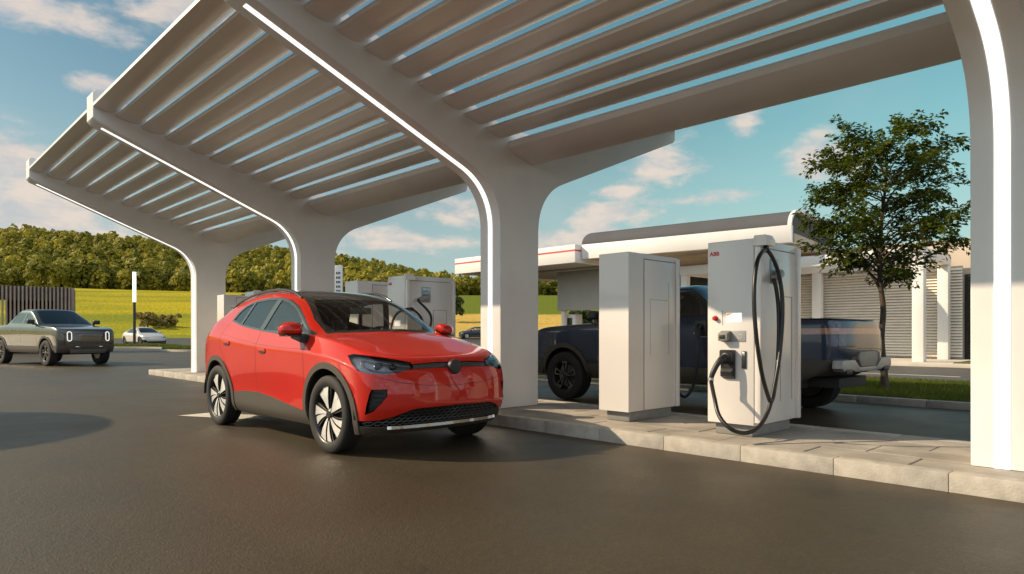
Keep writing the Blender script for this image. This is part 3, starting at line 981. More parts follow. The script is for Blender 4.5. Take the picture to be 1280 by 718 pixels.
def young_tree():
    rng = np.random.default_rng(44)
    base = pt(12.6, 1106); base.z = 0.07
    root = empty('young_tree', base)
    tag(root, 'slender young tree with dark green leaves on the lawn strip behind the pickup', 'tree')
    root.scale = (0.944, 0.944, 0.944)
    # local axes: s = along the picture (RT), f = depth (FW)
    def P(s, f, z): return RT * s + FW * f + Vector((0, 0, z))
    bm = bmesh.new()
    spine = [P(0, 0, -0.1), P(-0.01, 0, 0.3), P(-0.055, 0.02, 1.0), P(-0.03, 0.0, 1.6), P(-0.08, 0.03, 2.2), P(-0.09, 0, 2.8), P(-0.04, 0.02, 3.5), P(0.02, -0.02, 4.2), P(0.06, 0, 4.9)]
    sp = catmull(spine, 6)
    rad = []
    for p in sp:
        t = min(1, max(0, p.z) / 4.9)
        rad.append(0.062 * (1 - t) ** 0.75 + 0.008 + (0.035 * math.exp(-max(0, p.z) / 0.12)))
    tube(bm, sp, rad, 12)
    def on_spine(z):
        for a, b in zip(sp[:-1], sp[1:]):
            if a.z <= z <= b.z: return a.lerp(b, (z - a.z) / max(1e-6, b.z - a.z))
        return sp[-1].copy()
    tips = []
    def width(z):   # crown half width by height, from the photographed outline
        return float(np.interp(z, [2.3, 2.5, 2.75, 3.0, 3.4, 3.8, 4.2, 4.6, 4.95, 5.25], [0.4, 0.7, 1.15, 1.50, 1.58, 1.30, 1.40, 1.38, 1.10, 0.35]))
    limbs = []
    for k in range(50):
        zt = 2.45 + (k / 49) ** 0.95 * 2.7
        az = k * 2.399 + rng.normal() * 0.3
        zb = min(4.75, max(1.45 if k < 3 else 1.95, zt - rng.uniform(0.3, 0.85)))
        wd = width(zt) * rng.uniform(0.72, 1.04)
        limbs.append((zb, zt, az, wd))
    for (zb, zt, az, wd) in limbs:
        b = on_spine(zb)
        dirv = RT * math.cos(az) + FW * math.sin(az)
        e = Vector((b.x, b.y, 0)) * 0.3 + dirv * wd + Vector((0, 0, zt + rng.normal() * 0.12))
        m1 = b.lerp(e, 0.35) + Vector((0, 0, 0.10 + 0.08 * rng.random())) + RT * rng.normal() * 0.05
        m2 = b.lerp(e, 0.7) + Vector((0, 0, 0.12 * rng.random())) + FW * rng.normal() * 0.07
        path = catmull([b, m1, m2, e], 5)
        r0 = 0.024 * (1 - zb / 6.5) + 0.004
        tube(bm, path, [r0 * (1 - 0.85 * i / (len(path) - 1)) + 0.002 for i in range(len(path))], 6)
        # side twigs carry the leaves
        for j in range(11):
            t = 0.22 + 0.78 * (j + rng.random() * 0.6) / 11
            i = min(len(path) - 2, int(t * (len(path) - 1)))
            q = path[i].lerp(path[i + 1], t * (len(path) - 1) - i)
            dv = (path[i + 1] - path[i]).normalized()
            sd = dv.cross(Vector((0, 0, 1))).normalized() * (1 if j % 2 else -1)
            tw = (dv * 0.7 + sd * rng.uniform(0.2, 1.0) + Vector((0, 0, rng.uniform(-0.55, 0.75)))).normalized()
            ln = rng.uniform(0.18, 0.50)
            q2 = q + tw * ln * 0.6 + Vector((0, 0, 0.015)); q3 = q + tw * ln - Vector((0, 0, 0.05))
            tube(bm, [q, q2, q3], [0.004, 0.003, 0.0015], 4, caps=False)
            tips.append((q, q2, q3, tw))
    obj('trunk', bm, BARK, root, smooth=60)
    C, Nn, S = [], [], []
    U = []
    for (q, q2, q3, tw) in tips:
        m = 34
        for k in range(m):
            t = 0.1 + 1.0 * k / (m - 1)
            p = (q.lerp(q2, t / 0.6) if t < 0.6 else q2.lerp(q3, min(1.05, (t - 0.6) / 0.4)))
            p = p + Vector(rng.normal(size=3) * 0.04)
            sd = tw.cross(Vector((0, 0, 1))).normalized() * (1 if k % 2 else -1)
            ld = (sd * 0.8 + tw * 0.7 + Vector((0, 0, -0.55 + 0.5 * rng.random())) + Vector(rng.normal(size=3) * 0.25)).normalized()
            C.append(p); U.append(ld); S.append(rng.uniform(0.070, 0.125))
            Nn.append(Vector((0, 0, 1)) + Vector(rng.normal(size=3) * 0.45))
    C = np.array([tuple(c) for c in C]); U = np.array([tuple(u) for u in U]); Nn = np.array([tuple(n) for n in Nn]); S = np.array(S)
    V = np.cross(Nn, U); V /= np.linalg.norm(V, axis=1, keepdims=True)
    up = np.cross(U, V)
    a = C; b_ = C + U * S[:, None] * 0.5 + V * S[:, None] * 0.24 + up * S[:, None] * 0.06
    c_ = C + U * S[:, None] - up * S[:, None] * 0.12; d_ = C + U * S[:, None] * 0.5 - V * S[:, None] * 0.24 + up * S[:, None] * 0.06
    co = np.stack([a, b_, c_, d_], 1).reshape(-1, 3)
    n = len(C)
    np_mesh('crown', co, np.arange(n * 4).reshape(n, 4), leaf_mat('tree_leaves', (0.035, 0.070, 0.007), (0.16, 0.185, 0.018), 0.40), root, tone=rng.uniform(0, 0.5, n))
young_tree()

# ================================================================= filling station behind
PW = mat('station_white', (0.78, 0.75, 0.71), 0.45, noise=0.04, nscale=0.8, rnoise=0.06)
BEIGE = mat('beige_render', (0.50, 0.42, 0.33), 0.85, noise=0.07, nscale=1.2, bump=0.25, bscale=40)
GREYR = mat('grey_roof_sheet', (0.10, 0.10, 0.105), 0.8, noise=0.06, nscale=1.0, rnoise=0.08, spec=0.1)
GREYP = mat('grey_cladding', (0.40, 0.40, 0.38), 0.55, noise=0.05, nscale=1.5)
REDB = mat('red_band', (0.62, 0.06, 0.06), 0.45, noise=0.05)
BLIND = mat('blind_slats', (0.84, 0.77, 0.66), 0.6, noise=0.06, nscale=3)
DARKW = mat('dark_opening', (0.025, 0.024, 0.022), 0.35, noise=0.2, nscale=2, rnoise=0.1)
BRONZE = mat('dark_bronze_metal', (0.045, 0.036, 0.03), 0.45, noise=0.15, nscale=3, rnoise=0.08)

bm = bmesh.new()                                        # pavement in front of the shop
box(bm, 25.6, 40, -30, 24, -0.05, 0.12, bev=0.01)
o = obj('rear_pavement', bm, mat('pale_pavement', (0.50, 0.45, 0.38), 0.85, noise=0.12, nscale=1.5, bump=0.3, bscale=50), smooth=30)
tag(o, kind='structure')
bm = bmesh.new()
box(bm, 26.2, 30.2, -5, 4.9, 0.1, 0.15)
box(bm, 26.2, 29.4, 4.9, 5.9, 0.1, 0.15)
o = obj('lawn_patch', bm, mat('far_lawn', (0.07, 0.10, 0.018), 0.95, noise=0.35, nscale=7, bump=0.8, bscale=30), smooth=0)
tag(o, kind='structure')

# canopy over the pumps
gc = empty('fuel_canopy', (24, 20.6, 0)); tag(gc, 'flat white filling station canopy with thin red band along its fascia', 'canopy')
bm = bmesh.new()
box(bm, 0.0, 0.25, 0, 8.9, 4.45, 5.30, bev=0.012)
box(bm, 0.253, 8.0, 0, 0.25, 4.45, 5.298, bev=0.012)
box(bm, 0.253, 8.0, 8.65, 8.9, 4.45, 5.298, bev=0.012)
obj('fascia', bm, PW, gc, smooth=30)
bm = bmesh.new()
box(bm, -0.006, 0.0, -0.004, 8.9, 4.98, 5.06)
box(bm, 0.0, 8.0, -0.0065, -0.001, 4.98, 5.06)
obj('red_band', bm, REDB, gc, smooth=0)
bm = bmesh.new()
box(bm, 0.252, 7.99, 0.252, 8.648, 4.56, 4.62)
box(bm, 2.9, 3.1, 0.3, 8.6, 4.44, 4.555, bev=0.01)
obj('soffit', bm, GREYP, gc, smooth=30)
bm = bmesh.new()
box(bm, 3.3, 3.9, 0.9, 4.1, 2.35, 4.435, bev=0.02)
obj('column_cladding', bm, GREYP, gc, smooth=30)
for yy in (1.1, 3.85):
    bm = bmesh.new()
    box(bm, 3.48, 3.72, yy - 0.1, yy + 0.12, 0.0, 2.345, bev=0.01)
    obj('post', bm, PW, gc, smooth=30)
for yy in ():
    bm = bmesh.new()
    box(bm, 6.6, 7.0, yy - 0.2, yy + 0.2, 0.0, 4.555, bev=0.01)
    obj('post', bm, PW, gc, smooth=30)

fp = empty('fuel_pump', pt(37.0, 715)); tag(fp, 'white fuel pump with dark display under the station canopy', 'fuel pump')
bm = bmesh.new()
box(bm, -0.3, 0.3, -0.5, 0.5, 0, 2.15, bev=0.03)
obj('pump_body', bm, PW, fp, smooth=30)
bm = bmesh.new()
box(bm, -0.315, -0.301, -0.28, 0.15, 1.45, 1.95, bev=0.004)
obj('display', bm, DARKW, fp, smooth=30)
bm = bmesh.new()
tube(bm, catmull([(-0.33, 0.35, 1.5), (-0.42, 0.42, 0.9), (-0.36, 0.45, 0.35), (-0.34, 0.40, 1.0)], 6), 0.02, 8)
obj('hose', bm, RUB, fp, smooth=60)

# shop: beige block with a curved canopy roof in front
shop = empty('shop_building', (30.6, 7, 0)); tag(shop, 'beige station shop with white fascia and curved grey roof', 'building')
def sh(name, bm, m, parent=shop, smooth=30): return obj(name, bm, m, parent, smooth)
bm = bmesh.new()
box(bm, 0.0, 8.0, -14, 14.5, 0.1, 4.72, bev=0.02)
wall = sh('wall', bm, BEIGE)
bm = bmesh.new()
box(bm, -0.03, 8.04, -14.05, 14.55, 4.722, 4.80, bev=0.01)
sh('coping', bm, mat('beige_coping', (0.44, 0.38, 0.31), 0.8, noise=0.1), wall)
Dv, Nv = Vector((-0.127, 0.992, 0)), Vector((0.992, 0.127, 0))
B0 = Vector((25.6 - 30.6, 11.1 - 7, 0))
Mr = Matrix(((Nv.x, Dv.x, 0, B0.x), (Nv.y, Dv.y, 0, B0.y), (0, 0, 1, 0), (0, 0, 0, 1)))   # local: x depth, y along
bm = bmesh.new()
vault = [(0.012, 5.30)] + [(1.45 * (1 - math.cos(a)) + 0.012, 5.30 + 0.72 * math.sin(a)) for a in np.linspace(0.12, PI / 2, 12)] + [(7.0, 6.02), (7.0, 5.1), (0.35, 5.1)]
prism(bm, vault, 'y', 0.13, 9.5, M=Mr)
sh('roof', bm, GREYR, smooth=30)
bm = bmesh.new()
box(bm, 0.0, 0.3, 0.0, 9.5, 4.62, 5.297, bev=0.01, M=Mr)
fas = sh('fascia', bm, PW)
bm = bmesh.new()
outer = [(0.003, 4.62), (0.003, 5.30)] + [(1.45 * (1 - math.cos(a)), 5.30 + 0.76 * math.sin(a)) for a in np.linspace(0.1, PI / 2, 12)] + [(7.0, 6.06)]
inner = [(7.0, 5.93)] + [(1.45 - (1.45 - 0.11) * math.cos(a), 5.30 + 0.63 * math.sin(a)) for a in np.linspace(PI / 2, 0.1, 12)] + [(0.11, 5.28), (0.11, 4.62)]
poly = outer + inner
A = [bm.verts.new((x, -0.02, z)) for x, z in poly]; B = [bm.verts.new((x, 0.125, z)) for x, z in poly]
n = len(poly)
for i in range(n // 2 - 0 - 0):
    j = n - 1 - i
    if i + 1 < n - 1 - i - 0 and j - 1 > i:
        bm.faces.new((A[i], A[i + 1], A[j - 1], A[j])) if j - 1 != i + 1 else bm.faces.new((A[i], A[i + 1], A[j]))
        bm.faces.new((B[i], B[j], B[j - 1], B[i + 1])) if j - 1 != i + 1 else bm.faces.new((B[i], B[j], B[i + 1]))
for i in range(n): bm.faces.new((A[i], A[(i + 1) % n], B[(i + 1) % n], B[i]))
for v in bm.verts: v.co = Mr @ v.co
sh('roof_fin', bm, PW)
bm = bmesh.new()
box(bm, 0.31, 6.5, 0.13, 9.45, 4.66, 4.72, M=Mr)
box(bm, 0.9, 6.5, 0.135, 0.2, 4.722, 5.09, M=Mr)
sh('soffit', bm, BEIGE, smooth=0)
bm = bmesh.new()
box(bm, -0.03, -0.002, 10.2, 13.6, 0.12, 4.3, bev=0.004)
sh('window', bm, DARKW)
bm = bmesh.new()
for z in (1.4, 2.7, 4.3):
    box(bm, -0.06, -0.031, 10.1, 13.7, z - 0.04, z + 0.04)
for yy in (10.15, 11.9, 13.65):
    box(bm, -0.065, -0.031, yy - 0.05, yy + 0.05, 0.12, 4.34)
sh('window_frame', bm, PW, smooth=0)
def slat_wall(x, y0, y1, z0, z1, pitch, dep, bm):
    z = z0
    while z < z1:
        prism(bm, [(x, z), (x + 0.008, z - 0.006), (x + dep, z + pitch * 0.62), (x + dep - 0.008, z + pitch * 0.62 + 0.006)], 'y', y0, y1)
        z += pitch
bm = bmesh.new()
slat_wall(-0.10, -0.62, -2.3, 0.2, 3.3, 0.11, 0.08, bm)
d = sh('louvre_door', bm, BRONZE, smooth=0)
bm = bmesh.new()
box(bm, -0.02, -0.001, -2.4, -0.5, 0.12, 3.4)
sh('door_backing', bm, DARKW, d, smooth=0)

# white frame pergola with horizontal blinds
pg = empty('pergola', (26.5, 6.85, 0.12)); tag(pg, 'white framed pergola with horizontal blinds in front of the shop', 'pergola')
def pb(name, bm, m, parent=pg, smooth=30): return obj(name, bm, m, parent, smooth)
LEN = 9.65
for (x, yy, ww) in ((0.0, 0.0, 0.36), (0.0, LEN - 0.28, 0.28), (3.2, 0.0, 0.36), (3.2, 4.75, 0.36), (3.2, LEN - 0.36, 0.36)):
    bm = bmesh.new()
    box(bm, x, x + 0.36, yy, yy + ww, 0.0, 3.605, bev=0.012)
    pb('post', bm, PW)
bm = bmesh.new()
box(bm, -0.02, 0.38, -0.02, LEN + 0.02, 3.61, 4.01, bev=0.012)
box(bm, 3.18, 3.58, -0.018, LEN + 0.018, 3.611, 4.008, bev=0.012)
box(bm, 0.383, 3.177, -0.019, 0.36, 3.612, 4.006, bev=0.012)
box(bm, 0.383, 3.177, LEN - 0.36, LEN + 0.015, 3.612, 4.006, bev=0.012)
pb('beam', bm, PW)
for (a, b) in ((-0.35, 4.9), (4.98, LEN)):
    bm = bmesh.new()
    slat_wall(3.66, a, b, 0.10, 3.5, 0.115, 0.085, bm)
    bl = pb('blind', bm, BLIND, smooth=0)
    bm = bmesh.new()
    box(bm, 3.80, 3.83, a, b, 0.02, 3.6)
    pb('blind_backing', bm, mat('blind_backing', (0.55, 0.51, 0.45), 0.6, noise=0.1), bl, smooth=0)

# price sign
ps = empty('price_sign', pt(45, 420.5)); tag(ps, 'white pylon price sign with small dark number panels beside the third column', 'sign')
Mz = Matrix.Rotation(-YAW, 4, 'Z')
bm = bmesh.new(); box(bm, -0.42, 0.40, -0.15, 0.15, 0, 5.65, bev=0.02, M=Mz); obj('pylon', bm, PW, ps, smooth=30)
bm = bmesh.new()
for k in range(5):
    z = 5.05 - 0.30 * k
    for j in range(3):
        x = 0.02 + j * 0.105
        box(bm, x, x + 0.075, -0.16, -0.151, z, z + 0.15, M=Mz)
obj('number_panel', bm, DARKW, ps, smooth=0)

# ================================================================= far left
SLATD = mat('slat_screen_metal', (0.36, 0.27, 0.195), 0.6, noise=0.15, nscale=2, rnoise=0.08)
pv = empty('slatted_pavilion', pt(38.5, 40)); tag(pv, 'dark brown pavilion screened with vertical slats behind the grey pickup', 'pavilion')
axis = (pt(39.7, 90) - pt(37.9, 0)).normalized(); back = Vector((-axis.y, axis.x, 0)); back = back if back.dot(FW) > 0 else -back
o0 = pt(38.5, 40)
Mp = Matrix(((axis.x, back.x, 0, 0), (axis.y, back.y, 0, 0), (0, 0, 1, 0), (0, 0, 0, 1)))
s1 = (pt(39.7, 90) - o0).dot(axis); s0 = -7.5
bm = bmesh.new()
x = s0
while x < s1:
    box(bm, x, x + 0.085, -0.12, 0.04, 0.05, 3.80, M=Mp)
    x += 0.185
y = 0.1
while y < 4.0:
    box(bm, s1 - 0.04, s1 + 0.10, y, y + 0.085, 0.05, 3.80, M=Mp); y += 0.185
obj('slat_screen', bm, SLATD, pv, smooth=0)
bm = bmesh.new()
box(bm, s0, s1 - 0.05, 0.05, 0.12, 3.0, 3.78, M=Mp)
box(bm, s1 - 0.85, s1 - 0.05, 0.05, 0.12, 0.0, 2.997, M=Mp)
box(bm, s1 - 3.4, s1 - 0.9, 3.6, 3.7, 0.0, 3.7, M=Mp)
box(bm, s1 - 0.13, s1 - 0.052, 0.13, 4.0, 0.0, 3.77, M=Mp)
obj('wall', bm, BRONZE, pv, smooth=0)
bm = bmesh.new()
box(bm, s0, s1 + 0.02, 0.13, 4.2, 3.5, 3.74, M=Mp)
obj('roof', bm, BRONZE, pv, smooth=0)

lp = empty('lamp_post', pt(52, 168)); tag(lp, 'dark lamp post with tall white glowing head on the grass island', 'lamp post')
bm = bmesh.new()
lathe(bm, [(0.001, 0.0), (0.16, 0.0), (0.16, 0.04), (0.105, 0.06), (0.10, 3.50), (0.001, 3.51)], 'z', 16)
obj('pole', bm, BRONZE, lp, smooth=40)
bm = bmesh.new()
lathe(bm, [(0.001, 3.511), (0.13, 3.515), (0.13, 5.85), (0.001, 5.86)], 'z', 20)
obj('lamp_head', bm, mat('glowing_diffuser', (0.9, 0.9, 0.88), 0.4, emit=(1, 0.97, 0.9), estr=0.9), lp, smooth=40)
bm = bmesh.new()
lathe(bm, [(0.001, 5.861), (0.135, 5.862), (0.135, 5.94), (0.10, 5.97), (0.001, 5.98)], 'z', 20)
obj('lamp_cap', bm, BRONZE, lp, smooth=40)

def island(name, pts, label):
    P = catmull([(p.x, p.y, 0) for p in pts], 6, closed=True)
    c = sum(P, Vector()) / len(P)
    bm = bmesh.new()
    n = len(P)
    rings = []
    for (s, z) in ((1.0, -0.05), (1.0, 0.11), (0.985, 0.125), (0.94, 0.125), (0.935, 0.06)):
        rings.append([bm.verts.new((c.x + (p.x - c.x) * s, c.y + (p.y - c.y) * s, z)) for p in P])
    for A, B in zip(rings[:-1], rings[1:]):
        for k in range(n): bm.faces.new((A[k], A[(k + 1) % n], B[(k + 1) % n], B[k]))
    o = obj('island_kerb', bm, KERB_M, smooth=40); tag(o, kind='structure')
    bm = bmesh.new()
    bm.faces.new([bm.verts.new((c.x + (p.x - c.x) * 0.95, c.y + (p.y - c.y) * 0.95, 0.10)) for p in P])
    o = obj('island_soil', bm, SOIL, smooth=0); tag(o, kind='structure')
    rng = np.random.default_rng(31)
    q = np.array([(p.x, p.y) for p in P])
    def fx(n):
        k = rng.integers(len(q), size=n); t = np.sqrt(rng.random(n)) * 0.92; u = rng.random(n)
        e = q[k] * (1 - u[:, None]) + q[(k + 1) % len(q)] * u[:, None]
        return np.array([c.x, c.y]) + (e - np.array([c.x, c.y])) * t[:, None]
    co, f = blades(9000, fx, 0.10, 0.10, 0.24, 0.03, rng)
    o = np_mesh('island_grass', co, f, GRASS, tone=rng.uniform(0, 0.6, len(f))); tag(o, label, 'grass', kind='stuff')
island('lawn', [pt(49.5, 118), pt(48.5, 180), pt(47, 222), pt(48.5, 232), pt(53, 205), pt(55, 150), pt(54, 100)], 'green grass on the small island under the lamp post')
island('lawn', [pt(41.5, 201), pt(40.0, 232), pt(41.0, 262), pt(46.0, 268), pt(45.5, 235), pt(43.5, 210)], 'green grass on the low island beside the leftmost column')
# ================================================================= vehicles: shell tools
DENSE = 3
class Shell:
    """a car body surface: cage -> subdivided skin that is cut along outlines into panels"""
    def __init__(s, verts, faces, creases, level=DENSE):
        me = bpy.data.meshes.new('cage')
        me.from_pydata([tuple(v) for v in verts], [], faces)
        bm = bmesh.new(); bm.from_mesh(me)
        bmesh.ops.recalc_face_normals(bm, faces=bm.faces[:])
        # outward check: the roof must face up
        top = max(bm.faces, key=lambda f: f.calc_center_median().z)
        if top.normal.z < 0: bmesh.ops.reverse_faces(bm, faces=bm.faces[:])
        cl = bm.edges.layers.float.new('crease_edge')
        bm.verts.ensure_lookup_table()
        for (a, b, w_) in creases:
            e = bm.edges.get((bm.verts[a], bm.verts[b]))
            if e: e[cl] = w_
        bm.to_mesh(me); bm.free()
        o = bpy.data.objects.new('cage', me); COL.objects.link(o)
        md = o.modifiers.new('s', 'SUBSURF'); md.levels = level; md.render_levels = level
        dg = bpy.context.evaluated_depsgraph_get()
        me2 = bpy.data.meshes.new_from_object(o.evaluated_get(dg))
        bpy.data.objects.remove(o)
        s.bm = bmesh.new(); s.bm.from_mesh(me2)
        bpy.data.meshes.remove(me2); bpy.data.meshes.remove(me)
        s.bvh = BVHTree.FromBMesh(s.bm)
        s.bm.normal_update()
        s.fv = [[v.co.copy() for v in f.verts] for f in s.bm.faces]
        s.fn = [[v.normal.copy() for v in f.verts] for f in s.bm.faces]
        s.lay = s.bm.faces.layers.int.new('part')
    def normal(s, co):
        loc, nn, i, dd = s.bvh.find_nearest(co)
        w_ = poly_3d_calc(s.fv[i], loc)
        n = Vector()
        for a, b in zip(w_, s.fn[i]): n += b * a
        return n.normalized() if n.length > 1e-8 else nn
    def snap(s, co):
        return s.bvh.find_nearest(co)[0]
    def cut(s, poly, U, V, part, flt, only=(0,)):
        bm = s.bm
        P = [(Vector(p)) for p in poly]
        us = [p.x for p in P]; vs = [p.y for p in P]
        bb = (min(us), max(us), min(vs), max(vs))
        def fb(f):
            a = [U.dot(v.co) for v in f.verts]; b = [V.dot(v.co) for v in f.verts]
            return min(a), max(a), min(b), max(b)
        cand = []
        for f in bm.faces:
            if f[s.lay] not in only: continue
            if not flt(f.calc_center_median(), f.normal): continue
            q = fb(f)
            if q[1] < bb[0] or q[0] > bb[1] or q[3] < bb[2] or q[2] > bb[3]: continue
            cand.append(f)
        n = len(P)
        for i in range(n):
            a, b = P[i], P[(i + 1) % n]
            e = b - a
            if e.length < 1e-6: continue
            n2 = Vector((-e.y, e.x)).normalized()
            no = U * n2.x + V * n2.y
            co = U * a.x + V * a.y
            pad = 0.004
            x0, x1, y0, y1 = min(a.x, b.x) - pad, max(a.x, b.x) + pad, min(a.y, b.y) - pad, max(a.y, b.y) + pad
            sel = []
            for f in cand:
                q = fb(f)
                if q[1] < x0 or q[0] > x1 or q[3] < y0 or q[2] > y1: continue
                sel.append(f)
            if not sel: continue
            ed = {e_ for f in sel for e_ in f.edges}; ve = {v for f in sel for v in f.verts}
            r = bmesh.ops.bisect_plane(bm, geom=sel + list(ed) + list(ve), dist=1e-5, plane_co=co, plane_no=no)
            new = {g for g in r['geom'] if isinstance(g, bmesh.types.BMFace)}
            cand = list({f for f in cand if f.is_valid} | new)
        for f in cand:
            if not f.is_valid: continue
            c = f.calc_center_median()
            if inside(U.dot(c), V.dot(c), P): f[s.lay] = part
    def islands(s, part):
        left = {f for f in s.bm.faces if f[s.lay] == part}
        out = []
        while left:
            st = [left.pop()]; comp = [st[0]]
            while st:
                f = st.pop()
                for e in f.edges:
                    for g in e.link_faces:
                        if g in left: left.remove(g); comp.append(g); st.append(g)
            out.append(comp)
        return sorted(out, key=len, reverse=True)
    def panel(s, name, faces, mats, parent, out=0.0, rim=0.0, inner=None, thick=0.02, rim_mi=0):
        """one panel as a mesh: offset along the skin normal; rim = depth of the wall round its border;
        inner = material slot for an inside skin"""
        idx, co, no, fc, mi = {}, [], [], [], []
        vs = []
        for f in faces:
            r = []
            for v in f.verts:
                if v.index not in idx or idx[v.index][0] is not v:
                    k = id(v)
                r.append(v)
            fc.append(r)
        key = {}
        for r in fc:
            for v in r:
                if v not in key:
                    key[v] = len(vs); vs.append(v)
        N0 = [s.normal(v.co) for v in vs]
        co = [v.co + n * out for v, n in zip(vs, N0)]
        no = list(N0)
        F_ = [[key[v] for v in r] for r in fc]
        mi = [0] * len(F_)
        cnt = {}
        for r in F_:
            for a, b in zip(r, r[1:] + r[:1]): cnt[(a, b)] = cnt.get((a, b), 0) + 1
        border = [(a, b) for (a, b) in cnt if (b, a) not in cnt]
        if rim:
            m0 = {}
            for (a, b) in border:
                nn = (co[b] - co[a]).cross(N0[a]).normalized()
                quad = []
                for v, dz_ in ((b, 0), (a, 0), (a, 1), (b, 1)):
                    co.append(co[v] - N0[v] * rim * dz_); no.append(nn); quad.append(len(co) - 1)
                F_.append(quad); mi.append(rim_mi)
        if inner is not None:
            base = len(co)
            nb = len(vs)
            for k in range(nb):
                co.append(co[k] - N0[k] * thick); no.append(-N0[k])
            for r in fc:
                F_.append([base + key[v] for v in r][::-1]); mi.append(inner)
        me = bpy.data.meshes.new(name)
        me.from_pydata([tuple(c) for c in co], [], F_)
        for m in (mats if isinstance(mats, (list, tuple)) else [mats]): me.materials.append(m)
        me.polygons.foreach_set('material_index', mi)
        me.polygons.foreach_set('use_smooth', [True] * len(F_))
        me.normals_split_custom_set_from_vertices([tuple(n) for n in no])
        o = bpy.data.objects.new(name, me); COL.objects.link(o)
        if parent: o.parent = parent
        return o
    def ray(s, o, d):
        r = s.bvh.ray_cast(o, d)
        return r[0]

def inside(u, v, P):
    c = False; n = len(P); j = n - 1
    for i in range(n):
        if (P[i].y > v) != (P[j].y > v) and u < (P[j].x - P[i].x) * (v - P[i].y) / (P[j].y - P[i].y) + P[i].x: c = not c
        j = i
    return c

AX, AY, AZ = Vector((1, 0, 0)), Vector((0, 1, 0)), Vector((0, 0, 1))
def round_poly(pts, n=4):
    """smooth closed outline through the points"""
    return [(p.x, p.y) for p in catmull([(a, b, 0) for a, b in pts], n, closed=True)]
def circle(c, r, n=36): return [(c[0] + r * math.cos(2 * PI * k / n), c[1] + r * math.sin(2 * PI * k / n)) for k in range(n)]

def cage(contour, top, attach, creases_rows, extra_creases=()):
    """contour[k][j] -> (x,y,z) of the half body, j from the nose centre round to the tail centre;
    top: list of rows of 3 points (i=0 centre..2); attach: contour column or a free rail point, per row"""
    K, J = len(contour), len(contour[0])
    V, idx = [], {}
    def add(key, p):
        for sd in (1, -1):
            if sd == -1 and abs(p[0]) < 1e-6: idx[(key, -1)] = idx[(key, 1)]; continue
            idx[(key, sd)] = len(V); V.append((p[0] * sd, p[1], p[2]))
    for k in range(K):
        for j in range(J): add(('c', k, j), contour[k][j])
    M = len(top)
    rows = [[('c', K - 1, i) for i in range(4)]]
    for m in range(M):
        for i in range(3): add(('t', m, i), top[m][i])
        if isinstance(attach[m], int): e = ('c', K - 1, attach[m])
        else:
            add(('r', m), attach[m]); e = ('r', m)
        rows.append([('t', m, 0), ('t', m, 1), ('t', m, 2), e])
    rows.append([('c', K - 1, J - 1 - i) for i in range(4)])
    quads = []
    for k in range(K - 1):
        for j in range(J - 1):
            quads.append((('c', k, j), ('c', k, j + 1), ('c', k + 1, j + 1), ('c', k + 1, j)))
    for a, b in zip(rows[:-1], rows[1:]):
        for i in range(3): quads.append((a[i], a[i + 1], b[i + 1], b[i]))
    # side glass strips
    m = 0
    while m < M:
        if isinstance(attach[m], int): m += 1; continue
        m0 = m
        while m < M and not isinstance(attach[m], int): m += 1
        ja = attach[m0 - 1]; rails = list(range(m0, m))
        jb = attach[m] if m < M else J - 4
        js = list(range(ja + 1, jb))
        assert len(js) == len(rails), (len(js), len(rails))
        chain_b = [('c', K - 1, j) for j in js]; chain_r = [('r', q) for q in rails]
        st, en = ('c', K - 1, ja), ('c', K - 1, jb)
        quads.append((st, chain_b[0], chain_r[0]))
        for a in range(len(js) - 1): quads.append((chain_b[a], chain_b[a + 1], chain_r[a + 1], chain_r[a]))
        quads.append((chain_b[-1], en, chain_r[-1]))
    Fs = []
    for q in quads:
        for sd in (1, -1):
            f = [idx[(k, sd)] for k in q]
            Fs.append(f if sd == 1 else f[::-1])
    # wheel gaps are cut later; collect creases
    cr = []
    for (keys, w_) in list(creases_rows) + list(extra_creases):
        for a, b in zip(keys[:-1], keys[1:]):
            for sd in (1, -1): cr.append((idx[(a, sd)], idx[(b, sd)], w_))
    return V, Fs, cr

# ---------------------------------------------------------------- materials
def paint(name, c, metal=0.0, rough=0.32, flake=0.06, spec=0.5):
    return mat(name, c, rough, metal, coat=1.0, noise=flake, nscale=320, spec=spec)
RED = paint('red_car_paint', (0.56, 0.015, 0.004), 0.0, 0.45, 0.05, 0.08)
GREYC = paint('grey_green_car_paint', (0.062, 0.057, 0.040), 0.55, 0.27)
BLUEC = paint('dark_blue_car_paint', (0.013, 0.026, 0.060), 0.25, 0.3, 0.05, 0.3)
WHITEC = paint('pearl_white_car_paint', (0.60, 0.56, 0.50), 0.15, 0.3)
DARKC = paint('dark_grey_car_paint', (0.035, 0.04, 0.05), 0.5, 0.3)
BLACKG = mat('gloss_black_panel', (0.010, 0.009, 0.008), 0.12, coat=1.0, noise=0.1, nscale=6)
CLAD = mat('grey_cladding_plastic', (0.072, 0.061, 0.048), 0.5, noise=0.12, nscale=40, bump=0.12, bscale=400, rnoise=0.06)
DARKIN = mat('dark_interior', (0.030, 0.028, 0.027), 0.75, noise=0.15, nscale=30)
SEATM = mat('seat_fabric', (0.055, 0.048, 0.042), 0.8, noise=0.2, nscale=60)
TYRE = mat('tyre_rubber', (0.022, 0.020, 0.018), 0.78, noise=0.2, nscale=18, bump=0.2, bscale=90)
RIMS = mat('polished_alloy', (0.80, 0.78, 0.75), 0.3, metal=0.45, noise=0.04, nscale=8, rnoise=0.06)
RIMD = mat('dark_alloy', (0.045, 0.043, 0.042), 0.35, metal=0.5, noise=0.1, nscale=8)
RIMG = mat('grey_alloy', (0.20, 0.19, 0.18), 0.3, metal=0.7, noise=0.1, nscale=8)
GLASS = glass_mat('car_glass', (0.80, 0.80, 0.78), ior=1.9)
GLASSW = glass_mat('windscreen_glass', (0.80, 0.80, 0.77), ior=1.45)
